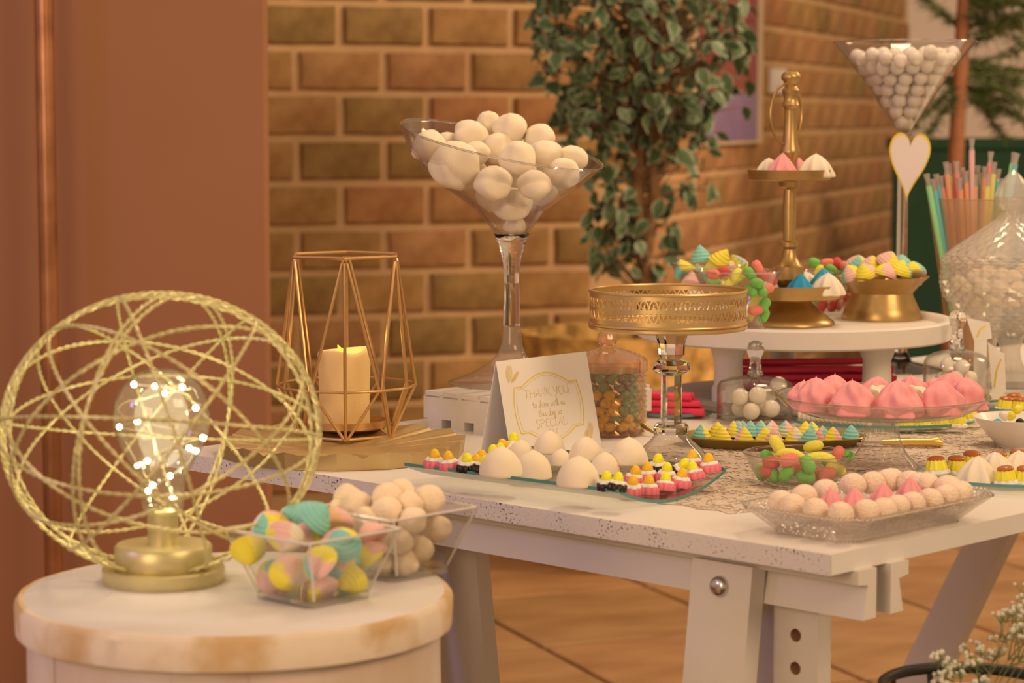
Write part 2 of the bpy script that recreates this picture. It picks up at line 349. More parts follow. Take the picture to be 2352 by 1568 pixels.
# ------------------------------------------------------------------ ficus in a rough planter
fx = aty(1480, 700, 6.2).x
pl = thing('planter', 'rough golden brown tub planter behind the table holding the ficus', 'planter', (aty(1428, 800, 6.2).x, 6.2, 0))
M_rough = mat('rough_tub', P(176, 122, 56, .5), 0.95, col2=P(96, 58, 22, .5), nscale=16, namt=.9, bump=1.0, bscale=26)
M_soil = mat('soil', (0.02, 0.014, 0.008), 0.95)
zt = zat(760, 6.2)
rf = lambda t, z, r: r * (1 + .03 * mnoise.noise(Vector((cos(t) * 4, sin(t) * 4, z * 9))))
obj('tub', MB().lathe([(.2, 0), (.235, .1), (.25, .3), (.262, zt - .04), (.268, zt), (.24, zt), (.235, zt - .07)], 64, rf), M_rough, pl)
obj('soil', MB().lathe([(.236, zt - .075), (.236, zt - .055), (.1, zt - .045), (0, zt - .04)], 40), M_soil, pl)
fi = thing('ficus_tree', 'variegated ficus with cream-edged leaves in front of the brick corner', 'tree', (fx, 6.2, zt - .05))
def zl_(py): return zat(py, 6.2) - (zt - .05)
M_trunk = mat('ficus_bark', P(112, 72, 38, .5), 0.9, col2=P(70, 42, 22, .5), nscale=18, bump=.7, bscale=70)
for (dx, tw) in ((-.012, .012), (.014, -.014)):
    obj('stem', MB().tube([(dx, 0, 0), (dx + tw, .01, zl_(600)), (dx - tw, -.01, zl_(450)), (dx + tw, .01, zl_(250)), (dx - tw * 2, 0, zl_(80)), (dx, 0, zl_(-80))], [.018, .016, .014, .012, .01, .006], 8), M_trunk, fi)
bt = MB(); rr = random.Random(3)
LEAF = MB()
def leafmesh(w=.5, droop=.25):
    m = MB(); cg = P(66, 74, 38, .5); cd = P(52, 60, 30, .5); ce = P(192, 166, 116, .5)
    st = [0, .1, .26, .45, .66, .86, 1.0]; wd = [0, .22, .44, .5, .36, .14, 0]
    vs = []; cs = []
    for s_, ww in zip(st, wd):
        z = -droop * s_ * s_
        for k, f in enumerate((-1, -.8, 0, .8, 1)):
            vs.append((s_, f * ww * w * 1.0, z + abs(f) * ww * .12)); cs.append(ce if abs(f) == 1 or s_ in (1.0,) else (cg if f else cd))
    fs = []
    for i in range(6):
        for k in range(4): fs.append((i * 5 + k, i * 5 + k + 1, i * 5 + 5 + k + 1, i * 5 + 5 + k))
    m.v = vs; m.f = fs; m.c = cs; m.uselc = True; return m
M_leaf = mat('ficus_leaf', (0.1, 0.2, 0.05), 0.45, attr='Col', col2=P(56, 66, 32, .5), nscale=3.0, namt=.25, sss=0.0)
lm = [leafmesh(.82, .25), leafmesh(.68, .4), leafmesh(.6, .1)]
lme = []
for k in range(3):
    mb_ = lm[k]; me = bpy.data.meshes.new('leaf'); me.from_pydata(mb_.v, [], mb_.f)
    at_ = me.color_attributes.new('Col', 'FLOAT_COLOR', 'POINT'); at_.data.foreach_set('color', [x for c in mb_.c for x in (*c, 1.0)])
    me.polygons.foreach_set('use_smooth', [True] * len(me.polygons)); me.materials.append(M_leaf); lme.append(me)
spots = []
def crown(n, x0, x1, y0, y1, dep):
    for _ in range(n):
        for _t in range(30):
            u, v = rr.uniform(-1, 1), rr.uniform(-1, 1)
            if u * u + v * v < 1: break
        spots.append(((x0 + x1) / 2 + u * (x1 - x0) / 2, (y0 + y1) / 2 + v * (y1 - y0) / 2, rr.uniform(-dep, dep) * sqrt(max(0, 1 - u * u - v * v * .5))))
crown(800, 1212, 1725, -190, 305, .24); crown(160, 1270, 1480, 130, 430, .14); crown(100, 1480, 1650, 200, 380, .14)
crown(96, 1340, 1560, 380, 640, .10); crown(10, 1560, 1640, 390, 470, .05); crown(44, 1345, 1470, 430, 630, .08); crown(22, 1640, 1740, 40, 260, .08)
rest = MB(); nrest = 0; spots.sort(key=lambda s: s[2])
for i, (px, py, dy) in enumerate(spots):
    p = aty(px, py, 6.2 + dy) - Vector((fx, 6.2, zt - .05)); L_ = rr.uniform(.036, .062)
    a = rr.uniform(0, 2 * pi); rot = Euler((rr.uniform(-1.3, 1.3), rr.uniform(-.2, 1.4), a)); k = rr.randrange(3)
    if i < 300: obj('leaf', lme[k], None, fi, p, rot, scale=L_)
    else:
        M = Matrix.Translation(p) @ rot.to_matrix().to_4x4() @ Matrix.Scale(L_, 4); q_ = lm[k]; kk = len(rest.v)
        rest.v += [tuple(M @ Vector(v)) for v in q_.v]; rest.f += [tuple(j + kk for j in f) for f in q_.f]; rest.c += q_.c; rest.uselc = True
    if i % 3 == 0:
        b0 = Vector((0, 0, max(.1, p.z - rr.uniform(.02, .16)))); bt.tube([b0, b0.lerp(p, .5) + Vector((0, 0, .02)), p], [.003, .002, .001], 4)
me = bpy.data.meshes.new('leaf_mass'); me.from_pydata(rest.v, [], rest.f)
at_ = me.color_attributes.new('Col', 'FLOAT_COLOR', 'POINT'); at_.data.foreach_set('color', [x for c in rest.c for x in (*c, 1.0)]); me.materials.append(M_leaf)
me.polygons.foreach_set('use_smooth', [True] * len(me.polygons))
o = obj('leaf_mass', me, None, fi); o['kind'] = 'stuff'
o = obj('twigs', bt, M_trunk, fi); o['kind'] = 'stuff'

# ------------------------------------------------------------------ table
M_white = mat('white_paint', (0.82, 0.80, 0.78), 0.42, col2=(0.74, 0.72, 0.70), nscale=6, namt=.5)
def speckle():
    m, nt, out = nodes('painted_chipboard_edge'); N = nt.nodes.new; L = nt.links.new
    b = N('ShaderNodeBsdfPrincipled'); L(b.outputs[0], out.inputs[0]); b.inputs['Roughness'].default_value = .7
    tc = N('ShaderNodeTexCoord'); nz = N('ShaderNodeTexNoise'); nz.inputs['Scale'].default_value = 330; nz.inputs['Detail'].default_value = 3
    n2 = N('ShaderNodeTexNoise'); n2.inputs['Scale'].default_value = 22; mp = N('ShaderNodeMapping'); mp.inputs['Scale'].default_value = (1, 1, 1)
    L(tc.outputs['Object'], mp.inputs[0]); L(mp.outputs[0], nz.inputs['Vector']); L(tc.outputs['Object'], n2.inputs['Vector'])
    ad = N('ShaderNodeMath'); ad.operation = 'MULTIPLY_ADD'; ad.inputs[1].default_value = .35; L(n2.outputs['Fac'], ad.inputs[0]); L(nz.outputs['Fac'], ad.inputs[2])
    rp = N('ShaderNodeValToRGB'); rp.color_ramp.elements[0].position = .80; rp.color_ramp.elements[1].position = .86
    rp.color_ramp.elements[0].color = (.74, .70, .70, 1); rp.color_ramp.elements[1].color = (.13, .07, .05, 1)
    L(ad.outputs[0], rp.inputs[0]); L(rp.outputs[0], b.inputs['Base Color'])
    bp = N('ShaderNodeBump'); bp.inputs['Strength'].default_value = .5; bp.inputs['Distance'].default_value = .001; bp.invert = True; L(ad.outputs[0], bp.inputs['Height']); L(bp.outputs[0], b.inputs['Normal'])
    return m
M_edge = speckle()
C0 = onz(1907, 1274, TZ); LW = 1.03; LL = 2.3; TT = 0.0205
tb = thing('table_top', 'long white laminate table top with speckled raw chipboard end', 'table top', (C0.x, C0.y, TZ - TT), ang)
# local x along UB (long), y along UA (short side)
obj('panel', MB().box((LL / 2 + .0008, LW / 2, TT / 2), (LL - .0016, LW, TT)), M_white, tb, smooth=False)
obj('raw_end', MB().box((.0004, LW / 2, TT / 2), (.0008, LW, TT)), M_edge, tb, smooth=False)
# lace runner
def lace():
    m, nt, out = nodes('lace'); N = nt.nodes.new; L = nt.links.new
    b = N('ShaderNodeBsdfPrincipled'); b.inputs['Base Color'].default_value = (*P(206, 164, 122, .95), 1); b.inputs['Roughness'].default_value = .95
    tr = N('ShaderNodeBsdfTransparent'); mx = N('ShaderNodeMixShader'); tc = N('ShaderNodeTexCoord')
    v = N('ShaderNodeTexVoronoi'); v.inputs['Scale'].default_value = 210; L(tc.outputs['Object'], v.inputs['Vector'])
    wv = N('ShaderNodeTexVoronoi'); wv.inputs['Scale'].default_value = 42; L(tc.outputs['Object'], wv.inputs['Vector'])
    mu = N('ShaderNodeMath'); mu.operation = 'MULTIPLY_ADD'; mu.inputs[1].default_value = .55; L(wv.outputs['Distance'], mu.inputs[0]); L(v.outputs['Distance'], mu.inputs[2])
    rp = N('ShaderNodeValToRGB'); rp.color_ramp.elements[0].position = .45; rp.color_ramp.elements[1].position = 1.05
    rp.color_ramp.elements[0].color = (*P(214, 172, 130, .95), 1); rp.color_ramp.elements[1].color = (*P(192, 148, 106, .95), 1)
    L(mu.outputs[0], rp.inputs[0]); L(rp.outputs[0], b.inputs['Base Color'])
    gt = N('ShaderNodeMath'); gt.operation = 'LESS_THAN'; gt.inputs[1].default_value = 1.02; L(mu.outputs[0], gt.inputs[0])
    L(gt.outputs[0], mx.inputs[0]); L(tr.outputs[0], mx.inputs[1]); L(b.outputs[0], mx.inputs[2]); L(mx.outputs[0], out.inputs[0])
    bp = N('ShaderNodeBump'); bp.inputs['Strength'].default_value = .6; bp.inputs['Distance'].default_value = .002; bp.invert = True; L(mu.outputs[0], bp.inputs['Height']); L(bp.outputs[0], b.inputs['Normal'])
    return m
M_lace = lace()
def T(px, py): return onz(px, py, TZ)
def tl(v): r = v - C0; return r.dot(UB), r.dot(UA)
rb = MB(); a0 = tl(T(1545, 1160)); a1 = 1.9
y0 = tl(T(1690, 1180))[1]; y1 = y0 + .40; x0 = a0[0]
nx, ny = 60, 16; vs = []; fs = []
for i in range(nx + 1):
    for j in range(ny + 1):
        u = x0 + (a1 - x0) * i / nx; v = y0 + (y1 - y0) * j / ny
        if j in (0, ny): v += (.006 if i % 2 else -.004) * (1 if j else -1)
        if i == 0: u += .006 if j % 2 else -.004
        vs.append((u, v, 0.0006 + .0003 * mnoise.noise(Vector((u * 22, v * 22, 0))) ))
for i in range(nx):
    for j in range(ny): fs.append((i * (ny + 1) + j, (i + 1) * (ny + 1) + j, (i + 1) * (ny + 1) + j + 1, i * (ny + 1) + j + 1))
lr = tag(obj('lace_runner', MB().add(vs, fs), M_lace, None, (C0.x, C0.y, TZ), (0, 0, ang)), 'cream crocheted lace runner lying along the middle of the table', 'table runner')

# trestles
M_leg = mat('trestle_white', (0.76, 0.72, 0.68), 0.5, col2=(.70, .66, .62), nscale=5, namt=.5)
M_steel = mat('bolt_steel', (0.62, 0.60, 0.58), 0.22, 1.0); M_hole = mat('hole_wood', (.45, .26, .14), .8)
def trestle(label, x, splay=.12, yb=(-.006, .76), ylegs=(.155, .64)):
    t = thing('trestle', label, 'trestle', (C0.x + UB.x * x, C0.y + UB.y * x, 0), ang, 'trestles under the table')
    H = TZ - TT; b0, b1 = yb
    # twin top beams with a flange each, running across the table (local y)
    for s in (-1, 1):
        prof = [Vector((s * .012, 0, H - .050)), Vector((s * .034, 0, H - .050)), Vector((s * .026, 0, H - .016)), Vector((s * .042, 0, H - .014)), Vector((s * .042, 0, H)), Vector((s * .012, 0, H))]
        obj('beam', MB().prism([p + Vector((0, b0, 0)) for p in prof], (0, b1 - b0, 0)), M_leg, t, smooth=False)
    for yy in ylegs:
        for s in (-1, 1):                  # splayed legs, outside the beams
            top = Vector((s * .042, yy, H - .012)); bot = Vector((s * (.042 + splay * .7), yy, 0)); wdt = .078; th = .022
            d = (bot - top); q = []
            for p in (top, bot): q.append(p)
            n = Vector((-d.z, 0, d.x)).normalized() * th / 2 * s
            poly = [top - n, top + n, bot + n, bot - n]
            lg = obj('leg', MB().prism([p + Vector((0, -wdt / 2, 0)) for p in poly], (0, wdt, 0)), M_leg, t, smooth=False)
            nn = Vector((-d.z, 0, d.x)).normalized(); nn = nn if nn.x * s > 0 else -nn
            bp_ = top + d * .034 + nn * th / 2
            k = MB().lathe([(.0108, 0), (.0108, .0025), (.0096, .0055), (.006, .0075), (0, .0082)], 20)
            M = Matrix.Translation(bp_) @ nn.to_track_quat('Z', 'X').to_matrix().to_4x4()
            obj('bolt_cap', MB().add([M @ Vector(v) for v in k.v], k.f), M_steel, lg)
        # sliding post with height holes (front face towards the table end)
        hx = .011; py_ = yy - .062 if yy == ylegs[0] else yy + .07; pw = .056; z1 = H - .03
        post = MB(); zs = [H - .083 - .034 * i for i in range(9)]; z0 = .12
        # front/back faces with holes
        def holed(xf, flip):
            vs = []; fs = []; zlist = [z1] + sum([[z + .017, z - .017] for z in zs[:1]], [])
            zc = z1
            for z in zs:
                up, dn = z + .017, z - .017
                if zc > up + 1e-6:
                    k = len(vs); vs += [(xf, -pw / 2, zc), (xf, pw / 2, zc), (xf, pw / 2, up), (xf, -pw / 2, up)]; fs.append((k, k + 1, k + 2, k + 3))
                k = len(vs); r = .0068; ca_ = atan2(.017, pw / 2); angs_ = sorted([2 * pi * q_ / 16 for q_ in range(16)] + [ca_, pi - ca_, pi + ca_, 2 * pi - ca_]); n = len(angs_)
                for a in angs_: vs.append((xf, r * cos(a), z + r * sin(a)))
                for a in angs_: m_ = max(abs(cos(a)) / (pw / 2), abs(sin(a)) / .017); vs.append((xf, cos(a) / m_, z + sin(a) / m_))
                for j in range(n): fs.append((k + j, k + (j + 1) % n, k + n + (j + 1) % n, k + n + j))
                zc = dn
            k = len(vs); vs += [(xf, -pw / 2, zc), (xf, pw / 2, zc), (xf, pw / 2, z0), (xf, -pw / 2, z0)]; fs.append((k, k + 1, k + 2, k + 3))
            return vs, fs
        for xf in (-hx, hx): post.add(*holed(xf, 0))
        for yf in (-pw / 2, pw / 2): post.add([(-hx, yf, z0), (hx, yf, z0), (hx, yf, z1), (-hx, yf, z1)], [(0, 1, 2, 3)])
        post.add([(-hx, -pw / 2, z0), (hx, -pw / 2, z0), (hx, pw / 2, z0), (-hx, pw / 2, z0)], [(0, 1, 2, 3)])
        po = obj('post', post, M_leg, t, (0, py_ - .0, 0), smooth=False)
        for z in zs:
            n = 16; vs = []
            for xf in (-hx, hx):
                for j in range(n): a = 2 * pi * j / n; vs.append((xf, .0068 * cos(a), z + .0068 * sin(a)))
            obj('hole_lining', MB().add(vs, [(j, (j + 1) % n, n + (j + 1) % n, n + j) for j in range(n)]), M_hole, po)
    obj('shelf', MB().box((0, sum(ylegs) / 2, .10), (.10, ylegs[1] - ylegs[0] - .09, .018)), M_leg, t, smooth=False)
trestle('white height-adjustable trestle under the speckled near end of the table', .08, .12)
trestle('white trestle further along under the table, seen beyond the near one', 1.88, .95, (.03, .97), (.16, .845))
# ------------------------------------------------------------------ candy shapes
YEL, TEA, PNK, WHT, ORG = P(236, 190, 48, .95), P(136, 176, 140, 1.0), P(230, 160, 128, .95), P(228, 188, 146, .95), P(236, 166, 104, .95)
BLU = P(44, 140, 150, 1.0)
def blob_profile(n, bulge=.25, tip=.12, form='soft'):
    """dome that closes in a small tip: (r, z), unit radius and unit height"""
    if form == 'egg':      # rounded all over, narrower foot
        pr = [(0, 0), (.5, .0)]
        for i in range(1, n + 1):
            t = i / n; r = (1 - abs((t - .40) / .60) ** 2.3) ** .5 if t > .40 else .5 + .5 * sin(pi / 2 * t / .40) ** .8
            pr.append((max(r, tip * (1 - t)) if t < 1 else 0.0, t))
        return pr
    if form == 'dome':     # half ball with a little tip
        pr = [(0, 0), (.8, 0), (.95, .02)]
        for i in range(n + 1):
            t = i / n; z = .06 + .94 * t; r = (max(0, 1 - (t / .93) ** 2.1)) ** .62
            pr.append((max(r, tip * (1 - t) ** .6) if t < 1 else 0.0, z))
        return pr
    pr = [(.0, .0), (.55, .0), (.86, .02)]
    for i in range(n + 1):
        t = i / n; z = .06 + t * .94
        r = (cos(t * pi / 2) ** (.75)) * (1 + bulge * sin(pi * min(1, t * 1.6)) * .35) if t < 1 else 0
        r = max(r, tip * (1 - t) ** .5 + .015 * (t < 1)); pr.append((r if t < 1 else 0.0, z))
    return pr
def swirl_mesh(name, m, lobes=0, amp=0.0, twist=0.0, ridges=0, ramp=.0, sectors=None, seed=0, hgt=1.0, bulge=.2, tip=.12, n=28, k=18, lump=.04, cone=0.0, base=None, form='soft', lf=1.3, beads=None):
    rs = random.Random(seed); off = Vector((rs.uniform(0, 9), rs.uniform(0, 9), rs.uniform(0, 9)))
    pr = blob_profile(k, bulge, tip, form)
    if cone: pr = [(r * (1 - cone) + cone * (1 - z) * (1 if r > 0 else 0), z) for r, z in pr[:-1]] + [(0, 1)]
    def fn(t, z, r):
        f = 1 + amp * cos(lobes * t + twist * z) * (1 - z * .6) if lobes else 1
        if ridges: f += ramp * sin(2 * pi * ridges * z + t)
        f += lump * mnoise.noise(Vector((cos(t) * lf, sin(t) * lf, z * lf * 1.25)) + off)
        if beads:
            q = Vector((r * cos(t), r * sin(t), z * hgt)) * beads[0] + off; dd_ = mnoise.voronoi(q)[0][0]; f += beads[1] * sqrt(max(0.0, 1 - (dd_ / .62) ** 2))
        return r * f
    mb = MB()
    ph0 = rs.uniform(0, 6.28)
    def colf(v):
        if base and v.z < .03: return base
        t = (atan2(v.y, v.x) + ph0 + .5 * v.z + .5 * mnoise.noise(v * 2 + off)) % (2 * pi); acc = 0
        for c, w_ in sectors:
            acc += w_ * 2 * pi
            if t < acc: return c
        return sectors[-1][0]
    mb.lathe(pr, n, fn, col=colf if sectors else None, cap=False)
    if lobes and twist:   # lean the tip a little
        mb.v = [(x + .10 * z * z * cos(ph0), y + .10 * z * z * sin(ph0), z) for x, y, z in mb.v]
    mb.v = [(x, y, z * hgt) for x, y, z in mb.v]
    me = mb.mesh(name, True, 80); me.materials.append(m); return me
M_marsh = mat('marshmallow', (.86, .77, .61), 0.8, bump=.12, bscale=9, sss=.3, col2=(.84, .73, .55), nscale=3, namt=.4)
M_candy = mat('pastel_candy', (1, 1, 1), 0.62, attr='Col', bump=.05, bscale=12, sss=.1)
M_pinkm = mat('pink_meringue', P(238, 140, 118, .95), 0.7, sss=.12, bump=.08, bscale=8, col2=P(234, 122, 104, .95), nscale=2, namt=.5)
M_whitem = mat('white_meringue', (.84, .77, .64), 0.7, sss=.15, bump=.08, bscale=8)
M_bluem = mat('blue_meringue', BLU, 0.7, sss=.1, bump=.1, bscale=8)
M_peach = mat('peach_sugar', (.88, .75, .60), 0.85, sss=.15, col2=(.86, .66, .48), nscale=9, namt=.6)
M_pearl = mat('nonpareil', (.86, .76, .66), 0.8, sss=.1, col2=(.84, .60, .42), nscale=9, namt=.9)
M_gum = mat('gumball', (.82, .76, .68), 0.25, sss=.1)
def gumm(n, c, k=.7): return mat('gummy_' + n, P(*c, k), 0.5, sss=.3, bump=.5, bscale=12, voro=True)
M_gg, M_gr, M_gy, M_gdr = gumm('green', (112, 160, 58), .85), gumm('coral', (226, 108, 78), .85), gumm('yellow', (236, 192, 60), .9), gumm('red', (200, 66, 52), .85)
COMB = [[(PNK, .5), (TEA, .3), (YEL, .2)], [(TEA, .5), (YEL, .35), (PNK, .15)], [(YEL, .7), (TEA, .1), (PNK, .2)], [(YEL, .5), (WHT, .3), (PNK, .2)], [(PNK, .8), (YEL, .2)], [(TEA, .7), (PNK, .3)], [(ORG, .5), (PNK, .5)], [(YEL, .9), (TEA, .1)]]
CNAME = ['pink and teal', 'teal and yellow', 'yellow and pink', 'yellow and white', 'pink', 'teal', 'orange and pink', 'yellow']
SHELL = [swirl_mesh('shell_candy', M_candy, ridges=6, ramp=.035, sectors=c, seed=i, hgt=1.3, bulge=.1, tip=.1, base=(WHT if i in (2, 3, 7) else None), n=32, k=30) for i, c in enumerate(COMB)]
KISS = [swirl_mesh('meringue_kiss', M_candy, ridges=5, ramp=.05, sectors=c, seed=i + 20, hgt=1.5, bulge=.0, tip=.1, cone=.45, n=28, k=26) for i, c in enumerate(COMB)]
MARSH = [swirl_mesh('marshmallow', M_marsh, seed=i + 40, hgt=1.7 + .17 * (i % 3), bulge=.5, tip=.2, lump=.34, n=24, k=16, form='egg') for i in range(4)]
DOME = [swirl_mesh('marshmallow', M_marsh, seed=i + 50, hgt=1.5, bulge=.35, tip=.12, lump=.06, n=28, k=18, form='dome') for i in range(3)]
PINKM = [swirl_mesh('meringue', M_pinkm, lobes=6, amp=.10, twist=5.0 + .8 * i, ridges=1.6, ramp=.05, seed=i + 60, hgt=1.62, tip=.16, lump=.26, lf=2.3, n=56, k=30, cone=.08, form='dome') for i in range(3)]
PINKS = [swirl_mesh('meringue', M_pinkm, lobes=7, amp=.2, twist=.7, seed=i + 70, hgt=1.55, bulge=.0, tip=.06, lump=.04, n=42, k=12, cone=.5) for i in range(2)]
WHITM = [swirl_mesh('meringue', M_whitem, lobes=7, amp=.2, twist=1.0, seed=i + 80, hgt=1.4, tip=.1, lump=.06, n=42, k=18, cone=.3, form='dome') for i in range(2)]
BLUEM = swirl_mesh('meringue', M_bluem, lobes=7, amp=.18, twist=.6, seed=91, hgt=1.5, bulge=.1, tip=.1, n=42, k=12, cone=.4)
BALL = [swirl_mesh('candy_ball', M_peach, seed=i + 100, hgt=1.85, tip=.3, lump=.2, n=80, k=46, form='egg', beads=(9.0, .045)) for i in range(2)]
PEARL = [swirl_mesh('candy_ball', M_pearl, seed=i + 110, hgt=1.75, tip=.3, lump=.06, n=80, k=48, form='egg', beads=(7.0, .075)) for i in range(2)]
_s = MB().sphere((0, 0, 0), 1, 20, 12).mesh('gumball'); _s.materials.append(M_gum); GUM = _s
def capsule(name, m, L_=1.6, bend=0.0, r0=.5, seed=0):
    pts = []; rr_ = []; n = 11
    for i in range(n):
        t = i / (n - 1) * 2 - 1; a = t * L_ / 2; pts.append((a, 0, -bend * t * t)); rr_.append(max(.04, r0 * sqrt(max(0, 1 - abs(t) ** 3.2))))
    me = MB().tube(pts, rr_, 12).mesh(name, True, 80); me.materials.append(m); return me
GDROP = {n: capsule('gummy_candy', m, 1.5, .1, .5) for n, m in (('green', M_gg), ('coral', M_gr), ('red', M_gdr))}
GBAN = capsule('gummy_banana', M_gy, 3.0, .55, .42); GCHUNK = capsule('gummy_candy', M_gy, 1.7, .15, .46)

def put(name, me, loc, s, rot=None, sq=None):
    o = obj(name, me, None, None, loc, rot or (0, 0, R.uniform(0, 6.28)))
    o.scale = (s, s, s * (sq or 1)); return o

# ------------------------------------------------------------------ drum side table with globe lamp
SZ = 0.734; sc_ = Vector((-0.25, 2.13, 0))
M_stump = mat('whitewashed_wood', P(222, 182, 144, .95), 0.85, col2=P(200, 148, 100, .95), nscale=9, namt=.7, bump=.5, bscale=40, stretch=(1, 1, .12))
M_stop = mat('whitewashed_top', P(214, 180, 146, 1.0), 0.75, col2=P(202, 164, 128, 1.0), nscale=5, namt=.6, stretch=(1, 3, 1))
M_rind = mat('bare_bark_rim', P(222, 178, 132, .95), 0.85, col2=P(196, 140, 82, .95), nscale=14, namt=.95, bump=.6, bscale=50, contrast=(.42, .6))
st = thing('drum_side_table', 'whitewashed round wooden drum side table with a raised rim', 'side table', (sc_.x, sc_.y, 0))
wob = lambda t, z, r: r * (1 + .012 * mnoise.noise(Vector((cos(t) * 2.2, sin(t) * 2.2, 1))))
wobr = lambda t, z, r: r * (1 + .012 * mnoise.noise(Vector((cos(t) * 2.2, sin(t) * 2.2, 1))) + .006 * mnoise.noise(Vector((cos(t) * 14, sin(t) * 14, z * 40))))
obj('rim', MB().lathe([(.187, SZ - .033), (.196, SZ - .030), (.197, SZ - .006), (.193, SZ - .0005), (.186, SZ - .0012)], 120, wobr), M_rind, st)
obj('top', MB().lathe([(.188, SZ - .022), (.1905, SZ - .002), (.188, SZ), (0, SZ)], 96, wob), M_stop, st)
for i in range(18):                       # staves
    a0, a1 = 2 * pi * i / 18 + .0006, 2 * pi * (i + 1) / 18 - .0006; vs = []; n = 5; rr_ = .187 + R.uniform(-.0006, .0006)
    for z in (0.0, .25, .5, SZ - .02):
        for k in range(n + 1):
            a = a0 + (a1 - a0) * k / n; b = rr_ - .006 * abs(z - .4) - (.0008 if k in (0, n) else 0); vs.append((b * cos(a), b * sin(a), z))
    fs = [(r_ * (n + 1) + k, r_ * (n + 1) + k + 1, (r_ + 1) * (n + 1) + k + 1, (r_ + 1) * (n + 1) + k) for r_ in range(3) for k in range(n)]
    obj('stave', MB().add(vs, fs), M_stump, st)
obj('core', MB().lathe([(.178, 0), (.178, SZ - .024)], 40), M_stump, st)

lc = onz(376, 1334, SZ)
M_gold = mat('champagne_gold', P(192, 156, 96, .78), 0.4, 0.75, col2=P(176, 142, 84, .78), nscale=40)
M_rope = mat('gold_wire', P(204, 168, 100, .9), 0.45, 0.45)
M_bulb = thin_glass('bulb_glass', (0.97, 0.97, .90), 1.6, edge=.7, haze=.035, hazecol=(.9, .88, .7))
M_led = mat('led', (1, .9, .7), .4, emit=(1.0, 0.86, 0.52), estr=60); M_ledw = mat('led_wire', (.8, .72, .5), .35, .9)
gl = thing('globe_lamp', 'gold globe table lamp of twisted wire hoops around a glowing bulb', 'lamp', (lc.x, lc.y, SZ))
obj('base_plate', MB().lathe([(0, 0), (.0555, 0), (.0562, .001), (.0562, .0125), (.055, .0138), (0, .0138)], 64), M_gold, gl)
obj('base_disc', MB().lathe([(0, .0138), (.0440, .0138), (.0446, .015), (.0446, .0325), (.0425, .035), (0, .035)], 64), M_gold, gl)
obj('socket', MB().lathe([(0, .035), (.0142, .035), (.0142, .066), (.0128, .0665), (0, .0665)], 40), M_gold, gl)
bz = .151; prof = [(.0125, .062), (.0175, .064), (.0195, .070), (.0205, .085), (.0225, .098), (.030, .112), (.0385, .126), (.0432, .140), (.0442, .152), (.0425, .166), (.036, .180), (.026, .190), (.013, .1955), (0, .197)]
bb = obj('bulb', MB().lathe(prof, 40), M_bulb, gl, angle=80)
wires = MB(); rr = random.Random(21); led_pts = []
pts = []
for i in range(150):
    t = i / 149; z = .076 + .108 * (.5 - .5 * cos(t * 5.6)); a = t * 30 + .4 * sin(t * 17)
    rmax = .013 + .026 * max(0, min(1, (z - .095) / .035)); rmax *= 1.0 if z < .165 else .72
    pts.append((rmax * cos(a), rmax * sin(a), z))
wires.tube(pts, .00035, 4); obj('fairy_light_wire', wires, M_ledw, bb)
for k in list(range(4, 150, 11)): led_pts.append(pts[k])
lme_ = MB().sphere((0, 0, 0), .0023, 8, 6).mesh('led'); lme_.materials.append(M_led)
for p in led_pts: obj('led', lme_, None, bb, p)
pd = bpy.data.lights.new('bulb_light', 'POINT'); pd.energy = .3; pd.color = (1, .86, .55); pd.shadow_soft_size = .03
po_ = bpy.data.objects.new('bulb_light', pd); COL.objects.link(po_); po_.parent = gl; po_.location = (0, 0, .15)
RX, RZ_, CZ = .1445, .1275, zat(992, lc.y) - SZ
def hoop(nrm, off=0.0, rad=1.0, r=.0017):
    nrm = Vector(nrm).normalized(); u = nrm.orthogonal().normalized(); v = nrm.cross(u); rad = sqrt(max(.05, 1 - off * off)); mb = MB()
    n = 150; tw = 52
    for s in (0, pi):
        pp = []
        for i in range(n * 2):
            a = pi * i / n; d = u * cos(a) + v * sin(a)
            c = nrm * off + d * rad; c = Vector((c.x * RX, c.y * RX, c.z * RZ_))
            ph = tw * a + s; pp.append(c + (d * cos(ph) + nrm * sin(ph)) * r * .55 + Vector((0, 0, CZ)))
        mb.tube(pp, r * .62, 5, closed=True)
    return mb
hoops = [((.10, -1, .12), 0), ((-.06, -1, .20), .03), ((.22, -1, -.02), -.03), ((-.2, -1, .05), .05), ((0.05, -1, -.16), .02), ((.05, -.30, 1), .0), ((.05, .22, 1), .02), ((.75, -.1, .65), 0), ((-.8, -.15, .6), 0), ((.95, .25, .25), 0), ((-.95, .35, .18), .03), ((.55, .6, .6), 0), ((-.5, .65, .6), 0), ((1, -.35, -.1), -.02), ((.35, -.5, .85), .0), ((-.4, -.45, .85), .04)]
for nrm, of in hoops: obj('wire_hoop', hoop(nrm, of), M_rope, gl)

